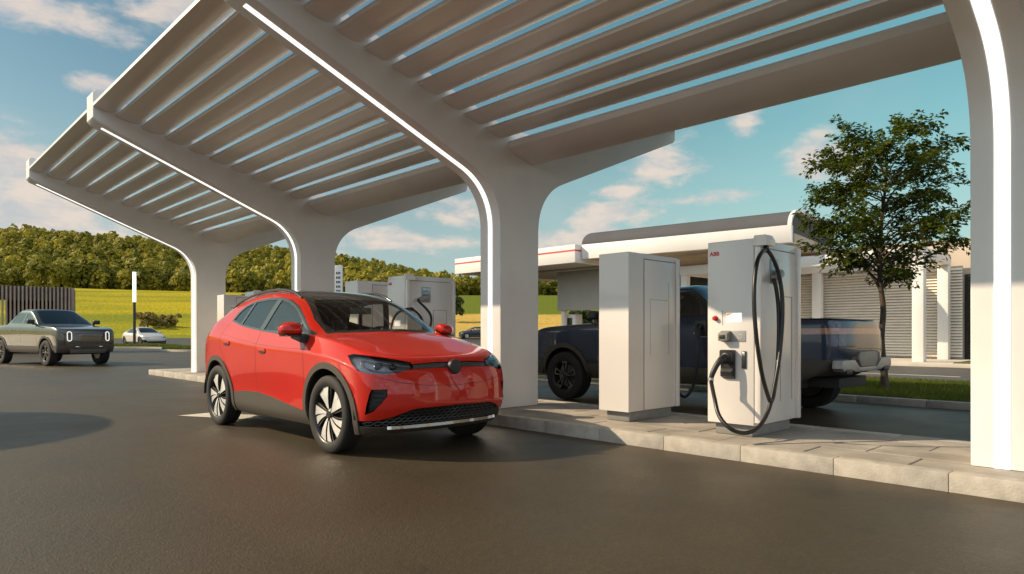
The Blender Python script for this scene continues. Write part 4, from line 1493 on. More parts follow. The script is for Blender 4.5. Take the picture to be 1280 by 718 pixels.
GLASSD = glass_mat('tinted_glass', (0.16, 0.17, 0.17))
LENS = glass_mat('lamp_lens', (0.62, 0.64, 0.67), ior=1.5)
LAMPIN = mat('lamp_inside', (0.34, 0.36, 0.39), 0.25, metal=0.7, noise=0.2, nscale=20)
CHROME = mat('satin_chrome', (0.70, 0.68, 0.65), 0.22, metal=1.0, noise=0.04)
TRIMM = mat('window_trim', (0.045, 0.040, 0.034), 0.18, coat=0.6, noise=0.08)
TAIL = mat('tail_lamp_red', (0.35, 0.03, 0.02), 0.2, coat=0.8, noise=0.1, nscale=20)
DRL = mat('daytime_lamp', (0.9, 0.9, 0.88), 0.3, emit=(1, 0.95, 0.85), estr=0.6)
GRILLE = mat('black_grille', (0.010, 0.010, 0.010), 0.45, noise=0.2, nscale=20)
GRILLB = mat('grille_bars', (0.035, 0.033, 0.032), 0.35, noise=0.1, nscale=20)

# ---------------------------------------------------------------- wheels
def make_wheel(parent, x, y, z, r, width, style, sgn, rimr):
    """sgn: side the face looks to (-1 = -x). The tyre is the wheel's own mesh, rim and disc its children"""
    W = empty('wheel', (x, y, z), 0.0, parent)
    o_ = sgn * width / 2                                  # outer face plane
    bm = bmesh.new()
    h = width / 2
    pr = [(rimr - 0.012, h - 0.012), (rimr + 0.004, h - 0.002), (rimr + 0.03, h + 0.004), (r - 0.045, h + 0.002), (r - 0.016, h - 0.003), (r - 0.002, h - 0.018)]
    prof_ = pr[:]
    for g in (0.55, 0.18, -0.18, -0.55):
        a = g * h * 0.9
        prof_ += [(r, a + 0.018), (r - 0.009, a + 0.012), (r - 0.009, a - 0.012), (r, a - 0.018)] if style != 'ev' or True else []
    prof_ += [(p[0], -p[1]) for p in pr[::-1]]
    lathe(bm, prof_, 'x', 56)
    if style == 'block':                                  # all-terrain lugs
        for k in range(34):
            a = 2 * PI * k / 34
            M = Matrix.Rotation(a, 4, 'X')
            for xx in (-h + 0.004, h - 0.06):
                box(bm, xx, xx + 0.056, -0.022, 0.022, r - 0.03, r + 0.008, M=M)
    obj('tyre', bm, TYRE, W, smooth=50)
    bm = bmesh.new()
    s = sgn
    f = s * (h - 0.012)
    lathe(bm, [(rimr - 0.014, f), (rimr - 0.004, f + s * 0.006), (rimr - 0.012, f - s * 0.004), (rimr - 0.022, f - s * 0.02), (rimr - 0.03, f - s * 0.15), (rimr - 0.03, -f)], 'x', 56, mi=1)
    def wedge(a0, a1, b0, b1, r0, r1, x0, x1, mi, lift=0.0):
        """spoke between angles a0..a1 at radius r0 and b0..b1 at r1; front at x0, back x1"""
        n = 4
        fr, bk = [], []
        for i in range(n + 1):
            t = i / n
            rr = r0 + (r1 - r0) * t
            al = a0 + (b0 - a0) * t; ar = a1 + (b1 - a1) * t
            xx = x0 + lift * math.sin(PI * t) * s
            fr.append((bm.verts.new((xx, rr * math.sin(al), rr * math.cos(al))), bm.verts.new((xx, rr * math.sin(ar), rr * math.cos(ar)))))
            bk.append((bm.verts.new((x1, rr * math.sin(al), rr * math.cos(al))), bm.verts.new((x1, rr * math.sin(ar), rr * math.cos(ar)))))
        for i in range(n):
            q = [(fr[i][0], fr[i][1], fr[i + 1][1], fr[i + 1][0]), (bk[i][0], bk[i + 1][0], bk[i + 1][1], bk[i][1]),
                 (fr[i][0], fr[i + 1][0], bk[i + 1][0], bk[i][0]), (fr[i][1], bk[i][1], bk[i + 1][1], fr[i + 1][1])]
            for k, g in enumerate(q): bm.faces.new(g).material_index = mi if k == 0 else 1
        bm.faces.new((fr[0][0], bk[0][0], bk[0][1], fr[0][1])).material_index = 1
        bm.faces.new((fr[-1][0], fr[-1][1], bk[-1][1], bk[-1][0])).material_index = 1
    R_ = math.radians
    if style == 'turbine':
        for k in range(5):
            b = R_(72 * k + 8)
            # broad blade that splits from the hub and a slim companion blade
            wedge(b + R_(-10), b + R_(9), b + R_(-6), b + R_(17), 0.050, rimr - 0.012, f - s * 0.012, f - s * 0.05, 0, 0.010)
            wedge(b + R_(11), b + R_(26), b + R_(21), b + R_(38), 0.065, rimr - 0.012, f - s * 0.018, f - s * 0.05, 0, 0.006)
            wedge(b + R_(-18), b + R_(-14), b + R_(-12), b + R_(-8), 0.06, rimr - 0.012, f - s * 0.024, f - s * 0.05, 2, 0.0)
            wedge(b + R_(30), b + R_(33), b + R_(41), b + R_(44), 0.065, rimr - 0.012, f - s * 0.026, f - s * 0.05, 2, 0.0)
    elif style == 'twin5':
        for k in range(5):
            b = R_(72 * k)
            for d_ in (-13, 9):
                wedge(b + R_(d_ * 1.3), b + R_(d_ * 1.3 + 8), b + R_(d_), b + R_(d_ + 4.5), 0.06, rimr - 0.014, f - s * 0.012, f - s * 0.05, 0)
            wedge(b + R_(-13), b + R_(13), b + R_(-12), b + R_(12), rimr - 0.045, rimr - 0.014, f - s * 0.014, f - s * 0.05, 0)
            wedge(b + R_(-16), b + R_(16), b + R_(-10), b + R_(10), 0.05, 0.11, f - s * 0.02, f - s * 0.05, 1)
    else:
        for k in range(10):
            b = R_(36 * k)
            wedge(b + R_(-8), b + R_(8), b + R_(-3), b + R_(5), 0.05, rimr - 0.014, f - s * 0.014, f - s * 0.05, 0)
    lathe(bm, [(0.001, f - s * 0.004), (0.034, f - s * 0.005), (0.042, f - s * 0.012), (0.062, f - s * 0.02), (0.066, f - s * 0.05)], 'x', 28, mi=1)
    for k in range(5):
        a = 2 * PI * k / 5 + 0.3
        lathe(bm, [(0.001, f - s * 0.012), (0.008, f - s * 0.013), (0.008, f - s * 0.022)], 'x', 8, mi=2, c=(0, 0.052 * math.cos(a), 0.052 * math.sin(a)))
    m1 = {'turbine': RIMS, 'twin5': RIMG}.get(style, RIMG)
    obj('rim', bm, [m1, RIMD, RIMG], W, smooth=30)
    bm = bmesh.new()
    lathe(bm, [(0.001, f - s * 0.085), (rimr * 0.72, f - s * 0.085), (rimr * 0.72, f - s * 0.11), (0.001, f - s * 0.11)], 'x', 36)
    box(bm, min(f - s * 0.07, f - s * 0.12), max(f - s * 0.07, f - s * 0.12), rimr * 0.36, rimr * 0.74, -0.07, 0.09, bev=0.01, mi=1)
    obj('brake_disc', bm, [RIMG, DARKIN], W, smooth=40)
    bm = bmesh.new()
    disc(bm, rimr - 0.03, 'x', f - s * 0.135, 40)
    disc(bm, rimr - 0.03, 'x', -f, 40)
    obj('wheel_barrel', bm, RIMD, W, smooth=0)
    return W

def arch_liner(bm, y, z, r, x0, x1, n=20):
    """inside of a wheel housing: half drum open at the bottom, closed towards the middle of the car"""
    A, B = [], []
    for k in range(n + 1):
        a = PI * k / n
        yy, zz_ = y + r * math.cos(a), z + r * math.sin(a)
        A.append(bm.verts.new((x0, yy, zz_))); B.append(bm.verts.new((x1, yy, zz_)))
    for k in range(n): bm.faces.new((A[k], A[k + 1], B[k + 1], B[k]))
    bm.faces.new(B)

def seam(bm, sh_, pts, proj, wid=0.004, lift=0.0012, n=14):
    """thin shut line drawn on the skin; pts are outline points, proj(u,v)->(origin, direction) of a probe ray"""
    path = []
    for a, b in zip(pts[:-1], pts[1:]):
        for k in range(n): path.append((a[0] + (b[0] - a[0]) * k / n, a[1] + (b[1] - a[1]) * k / n))
    path.append(pts[-1])
    P = []
    for (u, v) in path:
        o, d = proj(u, v)
        h_ = sh_.ray(o, d)
        if h_ is not None: P.append(h_)
    prev = None
    for i, p in enumerate(P):
        t = (P[min(i + 1, len(P) - 1)] - P[max(i - 1, 0)])
        if t.length < 1e-7: continue
        nn = sh_.normal(p); sd = t.normalized().cross(nn).normalized() * wid / 2
        q = (bm.verts.new(p + nn * lift + sd), bm.verts.new(p + nn * lift - sd))
        if prev: bm.faces.new((prev[0], prev[1], q[1], q[0]))
        prev = q
def pside(sd): return lambda u, v: (Vector((sd * 3, u, v)), Vector((-sd, 0, 0)))
def pfront(u, v): return (Vector((u, -3, v)), Vector((0, 1, 0)))
def ptop(u, v): return (Vector((u, v, 4)), Vector((0, 0, -1)))
# ================================================================= electric SUV
def suv_cage():
    ys = {4: 0.47, 5: 0.85, 6: 1.30, 7: 1.75, 8: 2.40, 9: 2.95, 10: 3.62, 11: 4.05}
    zs = [0.22, 0.30, 0.46, 0.72]
    xs = [0.82, 0.875, 0.897, 0.908]
    sh_z = {4: 0.86, 5: 0.93, 6: 0.955, 7: 0.965, 8: 0.985, 9: 1.03, 10: 1.10, 11: 1.12}
    be_z = {4: 0.985, 5: 1.075, 6: 1.13, 7: 1.125, 8: 1.155, 9: 1.205, 10: 1.29, 11: 1.30}
    be_x = {4: 0.765, 5: 0.80, 6: 0.83, 7: 0.845, 8: 0.845, 9: 0.84, 10: 0.80, 11: 0.76}
    fy = [0.17, 0.06, 0.0, 0.0, 0.02, 0.05, 0.13]
    fz = [0.225, 0.30, 0.46, 0.62, 0.75, 0.845, 0.925]
    fx = [(0, 0), (0.30, 0.010), (0.60, 0.055), (0.85, 0.20)]
    ry = [4.40, 4.50, 4.56, 4.58, 4.52, 4.49, 4.46]
    rz = [0.28, 0.36, 0.52, 0.74, 0.95, 1.07, 1.16]
    rx = [(0.80, -0.20), (0.56, -0.06), (0.30, -0.01), (0, 0)]
    C = []
    for k in range(7):
        row = []
        for n, (x, dy) in enumerate(fx):
            xx = x * (1.0 if k < 5 else (0.96 if k == 5 else 0.90))
            if k == 6: dy, xx = (0, 0.012, 0.05, 0.16)[n], (0, .28, .54, .73)[n]
            zf = fz[k] + (0.02 if n == 3 and k >= 4 else 0)
            row.append((xx, fy[k] + dy, zf))
        for j in range(4, 12):
            arch = 0.016 if j in (5, 10) else 0.0
            if k < 4:
                x = xs[k] + arch * (k > 0)
                if j == 4: x += 0.0
                if j == 11: x -= 0.03
                if j in (7, 8, 9) and k == 2: x -= 0.032          # scooped lower doors
                z = zs[k]
            elif k == 4: x, z = 0.912 + arch - (0.005 if j == 4 else 0) - (0.03 if j == 11 else 0), sh_z[j]
            elif k == 5: x, z = (0.912 + be_x[j] * 1.25) / 2.25 + arch * 0.5, sh_z[j] * 0.42 + be_z[j] * 0.58
            else: x, z = be_x[j], be_z[j]
            row.append((x, ys[j], z))
        for (x, dy) in rx:
            row.append((x * (1.0 if k < 5 else 0.95), ry[k] + dy, rz[k]))
        C.append(row)
    top = [[(0, .42, .995), (.30, .44, .998), (.545, .47, 1.006)],
           [(0, .72, 1.072), (.31, .74, 1.074), (.585, .80, 1.092)],
           [(0, 1.05, 1.15), (.32, 1.08, 1.145), (.62, 1.18, 1.14)],
           [(0, 1.46, 1.385), (.32, 1.48, 1.38), (.58, 1.54, 1.36)],
           [(0, 1.95, 1.615), (.32, 1.97, 1.61), (.54, 2.0, 1.59)],
           [(0, 2.55, 1.672), (.32, 2.55, 1.668), (.55, 2.55, 1.645)],
           [(0, 3.15, 1.66), (.32, 3.15, 1.655), (.54, 3.15, 1.635)],
           [(0, 4.15, 1.50), (.32, 4.13, 1.495), (.52, 4.08, 1.48)]]
    att = [4, 5, 6, (.755, 1.62, 1.335), (.69, 2.06, 1.545), (.69, 2.55, 1.59), (.685, 3.15, 1.565), (.665, 3.80, 1.43)]
    rail = [('c', 6, 6)] + [('r', m) for m in range(3, 8)] + [('c', 6, 12)]
    cr = [(rail, 0.35), ([('c', 6, j) for j in range(6, 13)], 0.45), ([('c', 4, j) for j in range(3, 14)], 0.75),
          ([('c', 6, j) for j in range(2, 7)], 0.6), ([('t', 0, 2), ('t', 1, 2), ('t', 2, 2)], 0.75), ([('c', 0, j) for j in range(16)], 0.5),
          ([('c', 6, j) for j in range(0, 4)], 0.25), ([('t', 2, 0), ('t', 2, 1), ('t', 2, 2), ('c', 6, 6)], 0.5),
          ([('t', 7, 0), ('t', 7, 1), ('t', 7, 2), ('r', 7)], 0.5), ([('c', 2, j) for j in range(0, 5)], 0.45), ([('c', 3, j) for j in range(6, 11)], 0.3)]
    return cage(C, top, att, cr)

SUV_WY = (0.85, 3.62); SUV_WR = 0.37
def make_suv(name, paint_m, level=3, detail=True):
    root = empty(name)
    sh_ = Shell(*suv_cage(), level=level)
    ft = lambda sd: (lambda c, n: c.x * sd > 0.3 and n.x * sd > 0.25)
    fr_ = lambda c, n: n.y < -0.2 and c.y < 0.9
    tp = lambda c, n: n.z > 0.15 and c.z > 0.9
    P_ = dict(arch=9, dlo=1, g1=2, g2=3, g3=4, g4=5, roof=6, ws=7, lamp=8, bar=10, grille=11, intake=12, clad=13, trim=14, lip=15, tail=16, rear=17)
    for sd in (1, -1):
        for wy in SUV_WY:
            sh_.cut(circle((wy, 0.375), 0.435), AY, AZ, P_['arch'], ft(sd))
            sh_.cut(circle((wy, 0.375), 0.495), AY, AZ, P_['trim'], ft(sd))
        sh_.cut([(1.2, 0.1), (3.3, 0.1), (3.3, 0.40), (3.16, 0.445), (2.8, 0.475), (2.45, 0.48), (2.1, 0.45), (1.75, 0.405), (1.32, 0.355), (1.2, 0.34)], AY, AZ, P_['clad'], ft(sd))
        sh_.cut([(3.95, 0.1), (4.7, 0.1), (4.7, 0.5), (4.2, 0.5), (3.95, 0.42)], AY, AZ, P_['clad'], lambda c, n: c.x * sd > 0 and n.x * sd > -0.2 and c.y > 3.9)
        dlo = [(1.26, 1.137), (1.42, 1.128), (2.03, 1.138), (2.43, 1.166), (2.98, 1.222), (3.40, 1.293), (3.30, 1.40), (3.15, 1.475), (2.98, 1.515), (2.82, 1.535), (2.51, 1.553),
               (2.25, 1.545), (2.02, 1.51), (1.82, 1.435), (1.62, 1.325), (1.40, 1.19)]
        sh_.cut(dlo, AY, AZ, P_['dlo'], lambda c, n: c.x * sd > 0.4 and n.x * sd > 0.2)
        okd = (P_['dlo'],)
        ff = lambda c, n: c.x * sd > 0.4
        sh_.cut([(1.57, 1.155), (2.395, 1.182), (2.22, 1.515), (2.03, 1.478), (1.83, 1.405), (1.63, 1.295), (1.59, 1.265)], AY, AZ, P_['g1'], ff, okd)
        sh_.cut([(1.36, 1.152), (1.54, 1.153), (1.565, 1.25), (1.46, 1.195)], AY, AZ, P_['g4'], ff, okd)
        sh_.cut([(2.50, 1.192), (3.03, 1.248), (2.86, 1.505), (2.52, 1.525), (2.325, 1.522)], AY, AZ, P_['g2'], ff, okd)
        sh_.cut([(3.085, 1.258), (3.335, 1.303), (3.24, 1.395), (3.12, 1.452), (2.925, 1.50)], AY, AZ, P_['g3'], ff, okd)
    roof = [(0.70, 1.20), (0.69, 1.50), (0.625, 1.72), (0.575, 1.95), (0.565, 2.4), (0.57, 3.0), (0.565, 3.5), (0.55, 3.85), (0.54, 4.6)]
    cen = [(0, 1.075)] + [(0.3, 1.10), (0.55, 1.155)]
    outl = cen + roof; outl = outl + [(-x, y) for x, y in outl[::-1] if x > 0]
    sh_.cut(outl, AX, AY, P_['roof'], lambda c, n: n.z > 0.12 and c.z > 1.08)
    ws = [(0, 1.125), (0.3, 1.148), (0.60, 1.215), (0.645, 1.40), (0.575, 1.66), (0.515, 1.84), (0.3, 1.795), (0, 1.78)]
    ws = ws + [(-x, y) for x, y in ws[::-1] if x > 0]
    sh_.cut(ws, AX, AY, P_['ws'], lambda c, n: n.z > 0.12 and c.z > 1.08, (P_['roof'],))
    # front: lamps, bar, grille, intakes
    for sd in (1, -1):
        Ud = Vector((sd * 0.7071, 0.7071, 0))
        L3 = SUV_LAMP
        sh_.cut([((y + x) * 0.7071, z) for x, y, z in L3], Ud, AZ, P_['lamp'], lambda c, n: c.x * sd > 0.2 and c.y < 1.0 and (n.x * sd - n.y) > 0.2)
        I3 = SUV_INTAKE
        sh_.cut([((y + x) * 0.7071, z) for x, y, z in I3], Ud, AZ, P_['intake'], lambda c, n: c.x * sd > 0.4 and c.y < 0.8 and (n.x * sd - n.y) > 0.2)
    bar = [(-0.50, 0.812), (-0.2, 0.818), (0.2, 0.818), (0.50, 0.812), (0.50, 0.852), (0.2, 0.868), (-0.2, 0.868), (-0.50, 0.852)]
    sh_.cut(bar, AX, AZ, P_['bar'], fr_)
    gr = SUV_GRILLE; gr = gr + [(-x, z) for x, z in gr[::-1] if abs(x) > 1e-6]
    sh_.cut(gr, AX, AZ, P_['grille'], lambda c, n: c.y < 0.75 and n.y < 0.1)
    lip = [(0, 0.10), (1.0, 0.10), (1.0, 0.33), (0.90, 0.315), (0.80, 0.31), (0.4, 0.285), (0, 0.275)]; lip = lip + [(-x, z) for x, z in lip[::-1] if x > 0]
    sh_.cut(lip, AX, AZ, P_['lip'], lambda c, n: c.y < 0.75)
    for sd in (1, -1):
        sh_.cut([(4.12, 1.16), (4.7, 1.16), (4.7, 0.98), (4.3, 0.98)], AY, AZ, P_['tail'], lambda c, n: c.x * sd > 0.3 and c.y > 4.0)
    # ---- panels to parts
    def get(k): return sh_.islands(P_[k])
    body = sh_.panel('body', [f for f in sh_.bm.faces if f[sh_.lay] == 0], [paint_m, DARKIN], root, inner=1, thick=0.022)
    for k, nm, m, out, rim in (('trim', 'wheel_arch_trim', CLAD, 0.012, 0.03), ('clad', 'door_cladding', CLAD, 0.004, 0.02), ('lip', 'bumper_lip', CLAD, 0.003, 0.02)):
        for isl in get(k):
            if len(isl) > 6: sh_.panel(nm, isl, m, root, out, rim)
    for isl in get('dlo'):
        if len(isl) > 6: sh_.panel('window_trim', isl, [TRIMM, DARKIN], root, 0.002, 0.012, inner=1, thick=0.02)
    for k in ('g1', 'g2', 'g3', 'g4'):
        for isl in get(k):
            if len(isl) > 3: sh_.panel('side_window', isl, GLASS, root, -0.004)
    rf = [i for i in get('roof')]
    sh_.panel('roof', [f for i in rf for f in i], [BLACKG, DARKIN], root, 0.001, 0.008, inner=1, thick=0.03)
    for isl in get('ws')[:1]: sh_.panel('windscreen', isl, GLASSW, root, -0.002)
    for isl in get('tail'):
        if len(isl) > 3: sh_.panel('tail_lamp', isl, TAIL, root, 0.003, 0.01)
    for isl in get('lamp'):
        if len(isl) < 4: continue
        hl = sh_.panel('headlight', isl, LENS, root, 0.0)
        sh_.panel('reflector', isl, LAMPIN, hl, -0.035, -0.036)
        c = sum((f.calc_center_median() for f in isl), Vector()) / len(isl)
        sd = 1 if c.x > 0 else -1
        bm = bmesh.new()                                   # projector lens and lamp brow inside the housing
        for (x, y, z, r) in ((0.62, 0.15, 0.842, 0.032), (0.73, 0.22, 0.85, 0.034)):
            p = sh_.snap(Vector((sd * x, y, z))); nn = sh_.normal(p)
            q = Vector((sd * 0.3, -0.95, 0)).normalized()
            M = Matrix.Translation(p - nn * 0.026) @ q.to_track_quat('Z', 'Y').to_matrix().to_4x4()
            st = len(bm.verts); lathe(bm, [(0.001, 0.014), (r * 0.6, 0.011), (r, 0.0), (r * 1.15, 0.004), (r * 1.2, -0.02)], 'z', 20)
            bm.verts.ensure_lookup_table()
            for v in bm.verts[st:]: v.co = M @ v.co
        obj('projector', bm, BLACKG, hl, smooth=40)
        bm = bmesh.new()
        P2 = [sh_.snap(Vector((sd * x, y, z))) for x, y, z in ((0.47, 0.09, 0.85), (0.58, 0.13, 0.868), (0.68, 0.20, 0.885), (0.76, 0.29, 0.90), (0.81, 0.40, 0.915))]
        P2 = [p - sh_.normal(p) * 0.014 for p in P2]
        tube(bm, catmull(P2, 5), 0.006, 6)
        P2 = [sh_.snap(Vector((sd * x, y, z))) for x, y, z in ((0.80, 0.40, 0.90), (0.80, 0.36, 0.84), (0.76, 0.26, 0.80), (0.68, 0.17, 0.795), (0.56, 0.10, 0.81))]
        P2 = [p - sh_.normal(p) * 0.014 for p in P2]
        tube(bm, catmull(P2, 5), 0.006, 6)
        obj('light_guide', bm, LAMPIN if True else DRL, hl, smooth=40)
    fb = [f for i in get('bar') for f in i]
    sh_.panel('front_light_bar', fb, mat('smoked_bar', (0.05, 0.048, 0.046), 0.25, coat=0.8, noise=0.1), root, -0.004, -0.01)
    bm = bmesh.new()
    lathe(bm, [(0.001, -0.024), (0.055, -0.023), (0.069, -0.017), (0.072, -0.008), (0.072, 0.02)], 'y', 40, c=(0, 0.03, 0.825))
    obj('badge_disc', bm, mat('dark_badge', (0.022, 0.021, 0.021), 0.5, noise=0.1), root, smooth=35)
    gf = [f for i in get('grille') for f in i]
    if gf:
        g = sh_.panel('lower_grille', gf, GRILLE, root, -0.03, -0.031)
        bm = bmesh.new()                                   # diamond mesh standing in the opening
        G = [Vector(p) for p in gr]
        def gpt(x, z):
            h_ = sh_.ray(Vector((x, -3, z)), Vector((0, 1, 0)))
            return None if h_ is None or h_.y > 0.8 else h_ - sh_.normal(h_) * 0.012
        px_ = 0.062; pz_ = 0.032
        for r in range(0, 9):
            for c in range(-16, 17):
                x0 = c * px_ + (px_ / 2 if r % 2 else 0); z0 = 0.262 + r * pz_ * 0.9
                hexp = [(x0 + px_ * 0.5, z0), (x0 + px_ * 0.25, z0 + pz_ * 0.5), (x0 - px_ * 0.25, z0 + pz_ * 0.5), (x0 - px_ * 0.5, z0), (x0 - px_ * 0.25, z0 - pz_ * 0.5), (x0 + px_ * 0.25, z0 - pz_ * 0.5)]
                if not all(inside(u, v, G) for u, v in hexp): continue
                q = [gpt(u, v) for u, v in hexp]
                if any(k is None for k in q): continue
                tube(bm, q, 0.0045, 4, closed=True)
        if len(bm.verts): obj('grille_mesh', bm, GRILLB, g, smooth=40)
        else: bm.free()
    for isl in get('intake'):
        if len(isl) < 4: continue
        it = sh_.panel('side_intake', isl, GRILLE, root, -0.04, -0.041)
        c = sum((f.calc_center_median() for f in isl), Vector()) / len(isl); sd = 1 if c.x > 0 else -1
        bm = bmesh.new()
        for z in (0.605, 0.565, 0.525, 0.485):
            a = [sh_.snap(Vector((sd * x, y, z))) for x, y in ((0.83, 0.25), (0.79, 0.20), (0.73, 0.14))]
            a = [p - sh_.normal(p) * 0.03 for p in a]
            tube(bm, a, 0.006, 5)
        obj('intake_bars', bm, GRILLB, it, smooth=40)
    bm = bmesh.new()                                       # bright blade under the grille
    P2 = []
    for k in range(25):
        x = -0.66 + 1.32 * k / 24
        h_ = sh_.ray(Vector((x, -3, 0.285)), Vector((0, 1, 0)))
        if h_: P2.append(h_ + Vector((0, -0.010, 0)))
    for i in range(len(P2) - 1):
        a, b = P2[i], P2[i + 1]
        q = [bm.verts.new(v) for v in (a + Vector((0, 0, -0.016)), b + Vector((0, 0, -0.016)), b + Vector((0, 0.004, 0.012)), a + Vector((0, 0.004, 0.012)))]
        bm.faces.new(q)
    r = bmesh.ops.extrude_face_region(bm, geom=bm.faces[:])
    for v in [g_ for g_ in r['geom'] if isinstance(g_, bmesh.types.BMVert)]: v.co.y += 0.015
    bmesh.ops.remove_doubles(bm, verts=bm.verts[:], dist=1e-5)
    obj('bumper_blade', bm, CHROME, root, smooth=40)
    # shut lines
    bm = bmesh.new()
    for sd in (1, -1):
        pj = pside(sd)
        seam(bm, sh_, [(1.29, 0.25), (1.30, 0.5), (1.31, 0.95), (1.335, 1.09), (1.36, 1.13)], pj)
        seam(bm, sh_, [(2.47, 0.26), (2.46, 0.6), (2.45, 1.0), (2.445, 1.165)], pj)
        seam(bm, sh_, [(3.20, 0.30), (3.22, 0.60), (3.34, 0.82), (3.47, 0.98), (3.49, 1.14), (3.43, 1.26)], pj)
        seam(bm, sh_, [(1.30, 0.355), (1.75, 0.405)], pj, 0.002)
        seam(bm, sh_, [(0.60, 0.86), (0.62, 0.80), (0.60, 0.72)], pj)
        seam(bm, sh_, [(1.30, 0.985), (1.8, 0.99), (2.4, 1.02), (3.0, 1.075), (3.5, 1.14)], pj, 0.003)
    for sd in (1, -1):
        seam(bm, sh_, [(sd * 0.10, 0.925 + 0.0), (sd * 0.45, 0.93), (sd * 0.62, 0.945)], pfront, 0.004)
        seam(bm, sh_, [(sd * 0.735, 0.50), (sd * 0.755, 0.8), (sd * 0.77, 1.16)], ptop, 0.004)
    seam(bm, sh_, [(-0.74, 0.74), (-0.6, 0.70), (-0.35, 0.665), (0, 0.65), (0.35, 0.665), (0.6, 0.70), (0.74, 0.74)], pfront, 0.004)
    obj('shut_line', bm, SEAMC, body, smooth=0)
    # crease ridges on the bonnet
    for sd in (1, -1):
        bm = bmesh.new()
        seam(bm, sh_, [(sd * 0.60, 0.55), (sd * 0.635, 0.85), (sd * 0.67, 1.12)], ptop, 0.020, 0.006, 10)
        for v in bm.verts: pass
        bm.free()
    # handles, mirrors
    for sd in (1, -1):
        for (hy, hz) in ((2.28, 0.955), (3.27, 1.03)):
            p = sh_.ray(Vector((sd * 3, hy, hz)), Vector((-sd, 0, 0))); nn = sh_.normal(p)
            bm = bmesh.new()
            prism(bm, [(hy - 0.10, hz - 0.016), (hy - 0.085, hz - 0.026), (hy + 0.08, hz - 0.022), (hy + 0.105, hz), (hy + 0.08, hz + 0.020), (hy - 0.085, hz + 0.016)], 'x', p.x - sd * 0.01, p.x + sd * 0.012, bev=0.004)
            h_ = obj('door_handle', bm, paint_m, root, smooth=40)
            bm = bmesh.new()
            prism(bm, [(hy - 0.075, hz - 0.03), (hy + 0.03, hz - 0.032), (hy + 0.05, hz - 0.008), (hy - 0.07, hz - 0.004)], 'x', p.x - sd * 0.01, p.x + sd * 0.0125)
            obj('handle_recess', bm, BLK, h_, smooth=0)
        # mirror: tapered shell on a dark foot
        bm = bmesh.new()
        rings = []
        mpt = [(0.885, 0.10, 0.055), (0.90, 0.14, 0.075), (0.95, 0.155, 0.083), (1.02, 0.14, 0.080), (1.075, 0.105, 0.066), (1.10, 0.055, 0.035)]
        for (x, hy_, hz_) in mpt:
            ring = []
            for k in range(16):
                a = 2 * PI * k / 16
                cy, cz = math.cos(a), math.sin(a)
                yy = 1.475 - (0.04 if cy > 0 else 0.0) + (abs(cy) ** 0.75) * (1 if cy > 0 else -1) * hy_ * (0.55 if cy > 0 else 0.95)
                zz_ = 1.175 + (abs(cz) ** 0.8) * (1 if cz > 0 else -1) * hz_ * (1.0 if cz > 0 else 0.72)
                ring.append(bm.verts.new((sd * x, yy, zz_)))
            rings.append(ring)
        for A, B in zip(rings[:-1], rings[1:]):
            for k in range(16): bm.faces.new((A[k], A[(k + 1) % 16], B[(k + 1) % 16], B[k]))
        bm.faces.new(rings[0]); bm.faces.new(rings[-1])
        mr = obj('wing_mirror', bm, paint_m, root, smooth=60)
        bm = bmesh.new()
        prism(bm, [(1.30, 1.05), (1.50, 1.09), (1.52, 1.125), (1.40, 1.14), (1.32, 1.12)], 'x', sd * 0.83, sd * 0.95, bev=0.01)
        prism(bm, [(1.34, 1.112), (1.53, 1.112), (1.53, 1.128), (1.34, 1.128)], 'x', sd * 0.90, sd * 1.06, bev=0.005)
        obj('mirror_foot', bm, BLK, mr, smooth=40)
        bm = bmesh.new()
        prism(bm, [(sd * 0.91, 1.125), (sd * 1.07, 1.13), (sd * 1.08, 1.2), (sd * 1.0, 1.235), (sd * 0.91, 1.225)], 'y', 1.513, 1.518)
        obj('mirror_glass', bm, CHROME, mr, smooth=0)
    # roof rails
    for sd in (1, -1):
        P2 = []
        for k in range(22):
            y = 1.98 + 1.9 * k / 21
            h_ = sh_.ray(Vector((sd * 0.585, y, 4)), Vector((0, 0, -1)))
            t = k / 21; up = 0.034 * min(1, t * 9, (1 - t) * 9)
            P2.append(h_ + Vector((0, 0, up)))
        bm = bmesh.new(); tube(bm, P2, 0.016, 8)
        obj('roof_rail', bm, BLACKG, root, smooth=60)
    bm = bmesh.new()                                       # spoiler fin
    prism(bm, [(-0.5, 4.05), (0.5, 4.05), (0.46, 4.30), (-0.46, 4.30)], 'z', 1.475, 1.515, bev=0.012)
    obj('rear_spoiler', bm, BLACKG, root, smooth=40)
    bm = bmesh.new(); prism(bm, [(3.52, 1.60), (3.66, 1.60), (3.68, 1.665), (3.64, 1.67)], 'x', -0.02, 0.02, bev=0.006)
    obj('antenna', bm, BLK, root, smooth=40)
    # underbody and wheel housings
    bm = bmesh.new()
    box(bm, -0.80, 0.80, 1.30, 3.18, 0.20, 0.30, bev=0.01)
    box(bm, -0.50, 0.50, 0.30, 4.35, 0.215, 0.32, bev=0.01)
    for wy in SUV_WY:
        for sd in (1, -1): arch_liner(bm, wy, 0.36, 0.47, sd * 0.89, sd * 0.52)
    obj('underbody', bm, DARKIN, root, smooth=40)
    for wy in SUV_WY:
        for sd in (1, -1): make_wheel(root, sd * 0.805, wy, SUV_WR, SUV_WR, 0.195, 'turbine', sd, 0.282)
